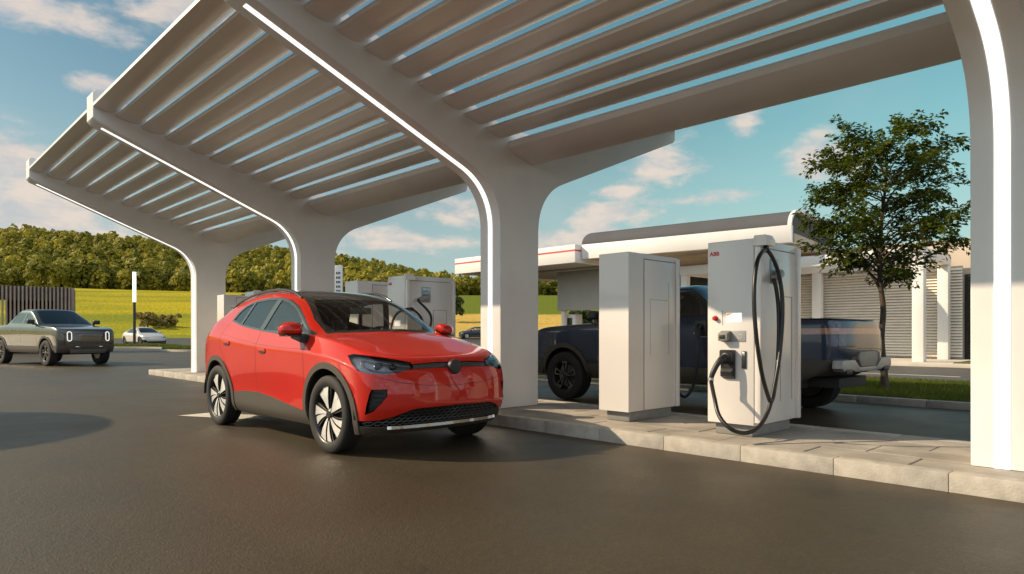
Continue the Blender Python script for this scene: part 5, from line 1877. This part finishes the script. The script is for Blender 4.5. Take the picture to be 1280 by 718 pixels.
    if detail:
        bm = bmesh.new()
        box(bm, -0.76, 0.76, 1.30, 4.2, 0.34, 0.42)
        box(bm, -0.80, -0.76, 1.35, 4.2, 0.34, 1.08); box(bm, 0.76, 0.80, 1.35, 4.2, 0.34, 1.08)
        prism(bm, [(1.14, 1.06), (1.30, 1.125), (1.62, 1.12), (1.86, 1.06), (1.88, 0.80), (1.2, 0.6)], 'x', -0.76, 0.76, bev=0.03)
        box(bm, 0.02, 0.30, 1.85, 1.875, 1.02, 1.17, bev=0.008)
        box(bm, -0.70, 0.70, 3.62, 4.15, 0.42, 1.05, bev=0.03)
        obj('dashboard', bm, DARKIN, root, smooth=40)
        for sx in (-0.37, 0.37):
            bm = bmesh.new()
            box(bm, sx - 0.25, sx + 0.25, 2.15, 2.70, 0.55, 0.72, bev=0.05, seg=3)
            M = Matrix.Translation((sx, 2.66, 0.62)) @ Matrix.Rotation(-0.30, 4, 'X')
            box(bm, -0.22, 0.22, -0.05, 0.07, 0.0, 0.55, bev=0.05, seg=3, M=M)
            box(bm, -0.12, 0.12, -0.03, 0.05, 0.575, 0.735, bev=0.035, seg=3, M=M)
            obj('front_seat', bm, SEATM, root, smooth=50)
        bm = bmesh.new()
        box(bm, -0.66, 0.66, 3.0, 3.55, 0.50, 0.70, bev=0.05, seg=3)
        M = Matrix.Translation((0, 3.48, 0.66)) @ Matrix.Rotation(-0.34, 4, 'X')
        box(bm, -0.66, 0.66, -0.05, 0.08, 0.0, 0.44, bev=0.05, seg=3, M=M)
        for sx in (-0.40, 0.40): box(bm, sx - 0.12, sx + 0.12, -0.03, 0.06, 0.45, 0.56, bev=0.03, seg=3, M=M)
        obj('rear_seat', bm, SEATM, root, smooth=50)
        bm = bmesh.new()
        cc = Vector((0.37, 1.95, 1.05)); ax = Vector((0, 0.92, 0.40)).normalized()
        u = AX; v = ax.cross(u)
        tube(bm, [cc + u * 0.18 * math.cos(2 * PI * k / 32) + v * 0.18 * math.sin(2 * PI * k / 32) for k in range(32)], 0.017, 8, closed=True)
        tube(bm, [cc - u * 0.17, cc - ax * 0.02, cc + u * 0.17], 0.02, 6); tube(bm, [cc - ax * 0.02, cc - v * 0.17], 0.02, 6)
        tube(bm, [cc, cc - ax * 0.25], 0.04, 8)
        obj('steering_wheel', bm, BLK, root, smooth=60)
        bm = bmesh.new()
        box(bm, -0.13, 0.13, 1.70, 1.73, 1.36, 1.435, bev=0.012)
        tube(bm, [(0, 1.70, 1.42), (0, 1.68, 1.475)], 0.02, 8)
        obj('rear_view_mirror', bm, BLK, root, smooth=40)
    sh_.bm.free()
    return root
SEAMC = mat('shut_line_dark', (0.012, 0.008, 0.007), 0.7, noise=0.1)
SUV_LAMP = [(0.846, 0.559, 0.938), (0.817, 0.505, 0.952), (0.774, 0.382, 0.943), (0.682, 0.258, 0.924), (0.561, 0.179, 0.902), (0.448, 0.121, 0.874), (0.444, 0.088, 0.826), (0.541, 0.095, 0.797),
            (0.669, 0.134, 0.771), (0.774, 0.204, 0.777), (0.837, 0.28, 0.785), (0.865, 0.354, 0.807), (0.869, 0.447, 0.868)]
SUV_INTAKE = [(0.698, 0.124, 0.642), (0.702, 0.122, 0.578), (0.749, 0.155, 0.507), (0.792, 0.204, 0.443), (0.838, 0.275, 0.410), (0.836, 0.256, 0.482), (0.822, 0.228, 0.595), (0.808, 0.212, 0.638)]
SUV_GRILLE = [(0, 0.464), (0.40, 0.458), (0.46, 0.454), (0.555, 0.426), (0.64, 0.389), (0.745, 0.362), (0.84, 0.352), (0.90, 0.346), (0.90, 0.305), (0.80, 0.295), (0.4, 0.282), (0, 0.276)]

red_car = make_suv('red_car', RED)
red_car.location = (4.075, 4.98, 0)
tag(red_car, 'bright red electric crossover with black roof and silver turbine wheels beside the charging island', 'car')
# ================================================================= pickups
def pickup_cage():
    ys = {4: .45, 5: .95, 6: 1.50, 7: 2.05, 8: 2.75, 9: 3.40, 10: 3.95, 11: 4.40, 12: 4.95}
    zs = [.42, .52, .70, .93, 1.11, 1.21, 1.285]; xs = [.88, .945, .968, .98, .98, .968, .935]
    bz = {4: -.035, 5: -.01, 6: 0.01, 7: .015, 8: .025, 9: .035, 10: .045, 11: .04, 12: .03}
    fy = [.12, .03, 0, 0, .005, .02, .075]; fz = [.44, .53, .70, .88, 1.02, 1.12, 1.185]
    fx = [(0, 0), (.36, .003), (.70, .03), (.93, .15)]
    ry = [5.28, 5.40, 5.46, 5.48, 5.47, 5.45, 5.43]; rz = [.60, .66, .78, .94, 1.10, 1.215, 1.31]
    rx = [(.93, -.13), (.70, -.025), (.36, 0), (0, 0)]
    C = []
    for k in range(7):
        row = [(x * (1 if k < 6 else .95), fy[k] + dy, fz[k]) for x, dy in fx]
        for j in range(4, 13):
            a = .012 if j in (5, 11) and 0 < k < 6 else 0
            z = zs[k] + (bz[j] if k >= 5 else 0) + (0.07 if k == 0 and j == 12 else 0)
            row.append((xs[k] + a - (.012 if j in (7, 8, 9) and k == 2 else 0), ys[j], z))
        row += [(x * (1 if k < 6 else .97), ry[k] + dy, rz[k]) for x, dy in rx]
        C.append(row)
    top = [[(0, .40, 1.245), (.36, .41, 1.245), (.68, .43, 1.243)], [(0, .95, 1.30), (.36, .96, 1.30), (.70, .97, 1.295)],
           [(0, 1.38, 1.335), (.36, 1.41, 1.33), (.71, 1.47, 1.32)], [(0, 1.90, 1.615), (.36, 1.91, 1.61), (.66, 1.95, 1.60)],
           [(0, 2.40, 1.865), (.36, 2.41, 1.862), (.62, 2.45, 1.85)], [(0, 3.30, 1.885), (.36, 3.30, 1.882), (.62, 3.30, 1.865)],
           [(0, 3.93, 1.33), (.36, 3.93, 1.33), (.70, 3.93, 1.33)], [(0, 4.4, 1.28), (.36, 4.4, 1.28), (.76, 4.4, 1.285)], [(0, 4.95, 1.28), (.36, 4.95, 1.28), (.76, 4.95, 1.285)]]
    att = [4, 5, 6, (.80, 2.02, 1.575), (.735, 2.52, 1.795), (.735, 3.28, 1.81), 10, 11, 12]
    rail = [('c', 6, 6), ('r', 3), ('r', 4), ('r', 5), ('c', 6, 10)]
    cr = [(rail, .6), ([('c', 6, j) for j in range(3, 14)], .7), ([('c', 0, j) for j in range(17)], .6), ([('c', 6, j) for j in range(0, 4)], .5),
          ([('c', 6, j) for j in range(13, 17)], .8), ([('c', k, 3) for k in range(7)], .35), ([('c', k, 13) for k in range(7)], .45),
          ([('t', 2, 0), ('t', 2, 1), ('t', 2, 2), ('c', 6, 6)], .7), ([('t', 4, 0), ('t', 4, 1), ('t', 4, 2), ('r', 4)], .6), ([('t', 5, 0), ('t', 5, 1), ('t', 5, 2), ('r', 5)], .6),
          ([('t', 6, 0), ('t', 6, 1), ('t', 6, 2), ('c', 6, 10)], .9), ([('c', 2, j) for j in range(13, 17)], .5)]
    return cage(C, top, att, cr)

def make_pickup(name, paint_m, glass, rear_detail=False):
    root = empty(name)
    s = Shell(*pickup_cage(), level=3)
    ft = lambda sd: (lambda c, n: c.x * sd > .3 and n.x * sd > .25)
    for sd in (1, -1):
        for wy in (.95, 4.40):
            s.cut(circle((wy, .43), .47), AY, AZ, 9, ft(sd)); s.cut(circle((wy, .43), .545), AY, AZ, 14, ft(sd))
        s.cut([(1.3, .1), (4.1, .1), (4.1, .64), (1.3, .64)], AY, AZ, 13, ft(sd))
        s.cut([(1.66, 1.345), (2.1, 1.345), (2.75, 1.355), (3.40, 1.375), (3.76, 1.395), (3.46, 1.72), (3.30, 1.765), (2.55, 1.755), (2.42, 1.725), (2.02, 1.555)], AY, AZ, 1, lambda c, n: c.x * sd > .4 and n.x * sd > .2)
        ok = (1,); ff = lambda c, n: c.x * sd > .4
        s.cut([(1.90, 1.372), (2.70, 1.382), (2.68, 1.715), (2.52, 1.705), (2.1, 1.53)], AY, AZ, 2, ff, ok)
        s.cut([(2.80, 1.387), (3.62, 1.412), (3.38, 1.70), (3.28, 1.725), (2.79, 1.715)], AY, AZ, 3, ff, ok)
        s.cut([(4.92, 1.13), (5.6, 1.13), (5.6, 1.205), (4.97, 1.205), (4.94, 1.19)], AY, AZ, 16, lambda c, n: c.x * sd > .6 and c.y > 4.8 and n.x * sd > .3)
    ws = [(0, 1.455), (.36, 1.48), (.71, 1.56), (.745, 1.72), (.70, 1.97), (.62, 2.33), (.36, 2.315), (0, 2.31)]
    s.cut(ws + [(-x, y) for x, y in ws[::-1] if x > 0], AX, AY, 7, lambda c, n: n.z > .12 and c.z > 1.25 and c.y < 2.6)
    fr_ = lambda c, n: c.y < .6 and n.y < -.1
    s.cut([(-.50, .93), (.50, .93), (.50, 1.055), (-.50, 1.055)], AX, AZ, 10, fr_)
    s.cut([(-1.1, .2), (1.1, .2), (1.1, .665), (.72, .665), (.66, .71), (-.66, .71), (-.72, .665), (-1.1, .665)], AX, AZ, 15, lambda c, n: c.y < .42)
    s.cut([(-1.1, 1.13), (1.1, 1.13), (1.1, 1.205), (-1.1, 1.205)], AX, AZ, 17, lambda c, n: c.y > 5.0 and n.y > .3)
    s.cut([(-1.1, .3), (1.1, .3), (1.1, .80), (.55, .80), (.5, .84), (-.5, .84), (-.55, .80), (-1.1, .80)], AX, AZ, 18, lambda c, n: c.y > 5.0)
    s.cut([(4.95, .3), (5.6, .3), (5.6, .80), (4.95, .70)], AY, AZ, 18, lambda c, n: c.y > 4.9)
    body = s.panel('body', [f for f in s.bm.faces if f[s.lay] == 0], [paint_m, DARKIN], root, inner=1, thick=.022)
    for k, nm, m, out, rim in ((14, 'wheel_arch_trim', CLAD, .016, .035), (13, 'sill_cladding', CLAD, .006, .02), (15, 'front_bumper', CLAD, .012, .03), (18, 'rear_bumper', CLAD, .010, .03)):
        for i in s.islands(k):
            if len(i) > 6: s.panel(nm, i, m, root, out, rim)
    for i in s.islands(1):
        if len(i) > 6: s.panel('window_trim', i, [BLACKG, DARKIN], root, .002, .01, inner=1, thick=.02)
    for k in (2, 3):
        for i in s.islands(k):
            if len(i) > 3: s.panel('side_window', i, glass, root, -.003)
    for i in s.islands(7)[:1]: s.panel('windscreen', i, glass, root, -.003)
    fb = [f for i in s.islands(10) for f in i]
    s.panel('front_bar', fb, BLACKG, root, -.02, -.021)
    TB = mat('tail_bar_lens', (0.42, 0.20, 0.13), .22, coat=.8, noise=.12, nscale=14)
    tl = [f for k in (16, 17) for i in s.islands(k) for f in i]
    s.panel('tail_light_bar', tl, TB, root, .004, .012)
    # upright oval lamps
    for sd in (1, -1):
        bm = bmesh.new()
        P = []
        for k in range(40):
            a = 2 * PI * k / 40
            u = .052 * (1 if math.cos(a) > 0 else -1) * abs(math.cos(a)) ** .8
            v = .085 * (1 if math.sin(a) > 0 else -1) + .075 * math.sin(a) if abs(math.sin(a)) > .02 else 0
            u = .062 * math.cos(a); v = .062 * math.sin(a) + (.085 if math.sin(a) >= 0 else -.085)
            h_ = s.ray(Vector((sd * .62 + u, -3, .955 + v)), AY); P.append(h_ + Vector((0, -.012, 0)))
        tube(bm, P, .015, 8, closed=True)
        hl = obj('headlight', bm, DRL, root, smooth=60)
        bm = bmesh.new()
        fv = [bm.verts.new(p + Vector((0, .004, 0))) for p in P]; bm.faces.new(fv)
        for k in range(3):
            st = len(bm.verts); lathe(bm, [(.001, -.012), (.03, -.010), (.034, 0)], 'y', 14, c=(sd * .62, P[0].y + .0, .955 + (k - 1) * .075))
        obj('headlight_glass', bm, BLACKG, hl, smooth=40)
    bm = bmesh.new()
    for sd in (1, -1):
        y0 = s.ray(Vector((sd * .38, -3, .62)), AY).y
        box(bm, sd * .38 - .07, sd * .38 + .07, y0 - .05, y0 + .02, .60, .635, bev=.012)
    obj('tow_hook', bm, CHROME, root, smooth=40)
    bm = bmesh.new()
    prism(bm, [(-.55, .40), (.55, .40), (.62, .545), (-.62, .545)], 'y', .03, .14, bev=.02)
    obj('skid_plate', bm, CLAD, root, smooth=40)
    bm = bmesh.new()
    for sd in (1, -1):
        pj = pside(sd)
        seam(bm, s, [(1.56, .62), (1.58, 1.1), (1.66, 1.32)], pj, .005); seam(bm, s, [(2.76, .62), (2.755, 1.35)], pj, .005)
        seam(bm, s, [(3.50, .62), (3.62, .80), (3.78, 1.0), (3.80, 1.38)], pj, .005); seam(bm, s, [(3.98, .9), (3.98, 1.32)], pj, .005)
        seam(bm, s, [(1.56, .99), (2.7, .995), (3.75, 1.0)], pj, .003)
        seam(bm, s, [(sd * .80, .35), (sd * .82, 1.0), (sd * .83, 1.45)], ptop, .005)
        pr = lambda u, v: (Vector((u, 9, v)), Vector((0, -1, 0)))
        seam(bm, s, [(sd * .80, .86), (sd * .80, 1.30)], pr, .006)
    obj('shut_line', bm, SEAMC, body, smooth=0)
    for sd in (1, -1):
        for (hy, hz) in ((2.58, 1.13), (3.55, 1.14)):
            p = s.ray(Vector((sd * 3, hy, hz)), Vector((-sd, 0, 0)))
            bm = bmesh.new(); box(bm, min(p.x, p.x + sd * .014), max(p.x, p.x + sd * .014), hy - .10, hy + .10, hz - .016, hz + .016, bev=.004)
            obj('door_handle', bm, paint_m, root, smooth=40)
        bm = bmesh.new()
        box(bm, *sorted((sd * .97, sd * 1.20)), 1.66, 1.80, 1.36, 1.50, bev=.035, seg=3)
        prism(bm, [(1.68, 1.33), (1.80, 1.33), (1.78, 1.38), (1.70, 1.38)], 'x', sd * .90, sd * 1.02, bev=.008)
        obj('wing_mirror', bm, BLK, root, smooth=50)
    # tonneau, silver rear bumper pieces and blank plate
    bm = bmesh.new()
    box(bm, -.78, .78, 4.02, 5.30, 1.318, 1.335, bev=.008)
    for k in range(9): box(bm, -.76, .76, 4.08 + k * .135, 4.085 + k * .135, 1.335, 1.339)
    obj('bed_cover', bm, BLK, root, smooth=40)
    bm = bmesh.new()
    for sd in (1, -1):
        pts_ = [(.30, .64), (.50, .645), (.58, .685), (.80, .69), (.86, .655), (.92, .70), (.90, .80), (.84, .80), (.48, .80), (.39, .72), (.30, .70)]
        prism(bm, [(sd * a, b) for a, b in pts_], 'y', 5.36, 5.495, bev=.012)
        box(bm, *sorted((sd * .60, sd * .80)), 5.40, 5.50, .62, .688, bev=.004, mi=1)
    prism(bm, [(-.302, .64), (.302, .64), (.302, .70), (-.302, .70)], 'y', 5.37, 5.492, bev=.01)
    obj('bumper_blade', bm, [mat('silver_bumper', (.36, .35, .33), .38, metal=.4, noise=.06), BLK], root, smooth=40)
    bm = bmesh.new(); prism(bm, [(-.27, .705), (.27, .705), (.35, .80), (.33, .87), (.27, .90), (-.27, .90), (-.33, .87), (-.35, .80)], 'y', 5.44, 5.496, bev=.006)
    obj('plate_panel', bm, mat('plate_panel', (.30, .27, .22), .6, noise=.1), root, smooth=40)
    bm = bmesh.new()
    box(bm, -.85, .85, 1.5, 3.88, .40, .50, bev=.01); box(bm, -.5, .5, .3, 5.3, .42, .55, bev=.01)
    for wy in (.95, 4.40):
        for sd in (1, -1): arch_liner(bm, wy, .42, .52, sd * .955, sd * .55)
        tube(bm, [(-.75, wy, .41), (.75, wy, .41)], .06, 8)
    obj('underbody', bm, DARKIN, root, smooth=40)
    for wy in (.95, 4.40):
        for sd in (1, -1): make_wheel(root, sd * .845, wy, .415, .415, .27, 'block', sd, .262) if False else make_wheel(root, sd * .845, wy, .415, .410, .27, 'twin5', sd, .262)
    bm = bmesh.new()
    box(bm, -.80, .80, 1.5, 3.85, .50, .60)
    prism(bm, [(1.45, 1.25), (1.7, 1.32), (2.1, 1.25), (2.1, .9), (1.5, .8)], 'x', -.80, .80, bev=.03)
    obj('dashboard', bm, DARKIN, root, smooth=40)
    for sx in (-.40, .40):
        for sy in (2.75, 3.50):
            bm = bmesh.new()
            M = Matrix.Translation((sx, sy, .85)) @ Matrix.Rotation(-.28, 4, 'X')
            box(bm, -.25, .25, -.06, .08, 0, .62, bev=.05, seg=3, M=M); box(bm, -.13, .13, -.04, .06, .63, .80, bev=.04, seg=3, M=M)
            box(bm, sx - .25, sx + .25, sy - .55, sy, .75, .92, bev=.05, seg=3)
            obj('seat', bm, SEATM, root, smooth=50)
    s.bm.free()
    return root

blue = make_pickup('pickup_truck', BLUEC, GLASSD)
blue.location = (9.62, 8.62, 0); blue.rotation_euler.z = PI
tag(blue, 'dark blue pickup plugged in behind the power cabinet and charger', 'pickup truck')
grey = make_pickup('pickup_truck', GREYC, GLASSD)
th = math.atan2(0.243, 0.972)
p = pt(23.0, 55); R2 = Matrix.Rotation(th, 3, 'Z')
grey.location = p - R2 @ Vector((-1.0, .95, 0)); grey.rotation_euler.z = th; grey.scale = (1, 1, 1.07)
tag(grey, 'grey green pickup with upright oval lamps driving towards the camera at far left', 'pickup truck')

# plug and lead between the pickup and the cabinet
lead = empty('charging_lead', (8.6, 5.05, IZ)); tag(lead, 'black charging lead plugged into the side of the dark blue pickup', 'charging cable')
o0 = Vector((8.6, 5.05, IZ))
bm = bmesh.new()
P3 = [UPX(871, 411, 8.50), UPX(872, 424, 8.46), UPX(872.5, 445, 8.40), UPX(870, 468, 8.25), UPX(865, 486, 8.0), UPX(857, 496, 7.8), UPX(850, 493, 7.55), UPX(845, 484, 7.3)]
P3.append(Vector((7.22, 4.78, P3[-1].z - IZ + IZ)))
tube(bm, [q - o0 for q in catmull(P3, 7)], .02, 10)
obj('cable', bm, RUB, lead, smooth=60)
bm = bmesh.new()
a = UPX(871, 411, 8.50) - o0
box(bm, 0.0, 0.03, a.y - .09, a.y + .09, a.z - .10, a.z + .12, bev=.008)
tube(bm, [(0.01, a.y, a.z + .03), (-.05, a.y, a.z + .03), tuple(a + Vector((0.03, 0, 0))), tuple(UPX(872, 424, 8.46) - o0)], [.04, .042, .036, .022], 12)
obj('charging_plug', bm, BLK, lead, smooth=50)

# ================================================================= white saloon in the distance
def sedan_cage():
    ys = {4: .50, 5: .90, 6: 1.32, 7: 1.85, 8: 2.45, 9: 3.05, 10: 3.85, 11: 4.35}
    zs = [.19, .28, .44, .62, .76, .85, .93]; xs = [.80, .88, .905, .925, .92, .90, .85]
    bz = {4: -.13, 5: -.05, 6: 0, 7: .0, 8: .01, 9: .03, 10: .06, 11: .06}
    fy = [.15, .05, 0, 0, .03, .07, .15]; fz = [.20, .28, .42, .54, .63, .70, .75]
    fx = [(0, 0), (.30, .02), (.58, .09), (.80, .27)]
    ry = [4.66, 4.76, 4.82, 4.85, 4.84, 4.82, 4.80]; rz = [.28, .36, .5, .68, .82, .92, .98]
    rx = [(.80, -.22), (.56, -.06), (.30, -.01), (0, 0)]
    C = []
    for k in range(7):
        row = [(x * (1 if k < 5 else .93), fy[k] + dy, fz[k]) for x, dy in fx]
        for j in range(4, 12):
            a = .015 if j in (5, 10) and 0 < k < 5 else 0
            row.append((xs[k] + a - (.03 if j in (4, 11) else 0), ys[j], zs[k] + bz[j] * (k / 6)))
        row += [(x * (1 if k < 5 else .9), ry[k] + dy, rz[k]) for x, dy in rx]
        C.append(row)
    top = [[(0, .45, .83), (.3, .47, .83), (.56, .5, .82)], [(0, .8, .91), (.31, .82, .91), (.6, .86, .905)], [(0, 1.15, .97), (.32, 1.18, .965), (.63, 1.26, .955)],
           [(0, 1.7, 1.25), (.32, 1.72, 1.245), (.57, 1.77, 1.23)], [(0, 2.25, 1.45), (.3, 2.27, 1.445), (.5, 2.3, 1.425)], [(0, 2.8, 1.495), (.3, 2.8, 1.49), (.5, 2.8, 1.465)],
           [(0, 3.5, 1.40), (.3, 3.5, 1.395), (.5, 3.5, 1.37)], [(0, 4.3, 1.14), (.3, 4.3, 1.135), (.5, 4.28, 1.12)]]
    att = [4, 5, 6, (.75, 1.85, 1.20), (.66, 2.35, 1.38), (.65, 2.8, 1.41), (.66, 3.45, 1.30), (.72, 4.1, 1.10)]
    cr = [([('c', 6, 6)] + [('r', m) for m in range(3, 8)] + [('c', 6, 12)], .3), ([('c', 6, j) for j in range(6, 13)], .4), ([('c', 0, j) for j in range(16)], .5)]
    return cage(C, top, att, cr)
def make_sedan():
    root = empty('white_car'); s = Shell(*sedan_cage(), level=2)
    ft = lambda sd: (lambda c, n: c.x * sd > .3 and n.x * sd > .2)
    for sd in (1, -1):
        for wy in (.90, 3.85):
            s.cut(circle((wy, .35), .40, 24), AY, AZ, 9, ft(sd))
        s.cut([(1.3, .1), (3.5, .1), (3.5, .33), (1.3, .33)], AY, AZ, 13, ft(sd))
        s.cut([(1.55, .985), (2.5, .985), (3.1, 1.0), (3.75, 1.06), (3.3, 1.29), (2.8, 1.375), (2.35, 1.345), (1.9, 1.19)], AY, AZ, 1, lambda c, n: c.x * sd > .4 and n.x * sd > .2)
        s.cut([(1.75, 1.0), (2.42, 1.0), (2.42, 1.335), (2.3, 1.315), (1.95, 1.19)], AY, AZ, 2, lambda c, n: c.x * sd > .4, (1,))
        s.cut([(2.5, 1.0), (3.1, 1.015), (3.6, 1.065), (3.25, 1.27), (2.8, 1.35), (2.5, 1.34)], AY, AZ, 2, lambda c, n: c.x * sd > .4, (1,))
        s.cut([(-1.2, .60), (-.52, .60), (-.45, .66), (-.6, .705), (-1.2, .74)] if sd < 0 else [(1.2, .60), (.52, .60), (.45, .66), (.6, .705), (1.2, .74)], AX, AZ, 8, lambda c, n: c.y < .7 and n.y < -.05)
        s.cut([(sd * .95, .26), (sd * .62, .26), (sd * .70, .46), (sd * .95, .5)], AX, AZ, 11, lambda c, n: c.y < .6 and n.y < -.05)
    ws = [(0, 1.22), (.32, 1.25), (.64, 1.34), (.64, 1.6), (.5, 2.2), (.3, 2.18), (0, 2.17)]
    s.cut(ws + [(-x, y) for x, y in ws[::-1] if x > 0], AX, AY, 7, lambda c, n: n.z > .12 and c.z > .9 and c.y < 2.5)
    s.cut([(-.6, .25), (.6, .25), (.66, .36), (-.66, .36)], AX, AZ, 12, lambda c, n: c.y < .5)
    s.panel('body', [f for f in s.bm.faces if f[s.lay] == 0], [WHITEC, DARKIN], root, inner=1, thick=.02)
    for k, nm, m, out in ((13, 'sill_cladding', CLAD, .004), (8, 'headlight', LAMPIN, .002), (11, 'side_intake', GRILLE, .002), (12, 'lower_grille', GRILLE, .002)):
        for i in s.islands(k):
            if len(i) > 2: s.panel(nm, i, m, root, out, .01)
    for i in s.islands(1):
        if len(i) > 2: s.panel('window_trim', i, [BLACKG, DARKIN], root, .002, .01, inner=1, thick=.02)
    for i in s.islands(2):
        if len(i) > 2: s.panel('side_window', i, GLASSD, root, -.002)
    for i in s.islands(7)[:1]: s.panel('windscreen', i, GLASSD, root, -.002)
    for sd in (1, -1):
        bm = bmesh.new(); box(bm, *sorted((sd * .88, sd * 1.05)), 1.70, 1.80, 1.02, 1.12, bev=.03)
        obj('wing_mirror', bm, WHITEC, root, smooth=50)
    bm = bmesh.new(); box(bm, -.78, .78, 1.35, 3.4, .17, .27); box(bm, -.5, .5, .3, 4.6, .2, .3); box(bm, -.76, .76, 1.4, 4.2, .30, .9)
    for wy in (.90, 3.85):
        for sd in (1, -1): arch_liner(bm, wy, .34, .43, sd * .88, sd * .5)
    obj('underbody', bm, DARKIN, root, smooth=40)
    for wy in (.90, 3.85):
        for sd in (1, -1): make_wheel(root, sd * .80, wy, .345, .345, .21, 'spoke', sd, .255)
    s.bm.free()
    return root
wc = make_sedan()
def place(o, d, px, lat, fwd, local):
    """turn the vehicle so that its nose points (lat, fwd) and its local point stands at (d, px)"""
    h = RT * lat + FW * fwd; t = math.atan2(h.x, -h.y)
    p = pt(d, px); q = Matrix.Rotation(t, 3, 'Z') @ Vector(local)
    o.rotation_euler.z = t; o.location = (p.x - q.x, p.y - q.y, float(hgt(p.x, p.y)) + 0.002)
wc.scale = (1.12, 1.12, 1.12)
place(wc, 57.5, 177, .77, -.64, (-.9, .90, 0))
tag(wc, 'small white saloon parked beyond the lamp post', 'car')
dc = make_suv('dark_car', DARKC, level=2, detail=False)
place(dc, 93, 574, -.93, -.36, (0, 0, 0))
tag(dc, 'small dark grey car far off beside the wheat field', 'car')
bpy.context.view_layer.update()
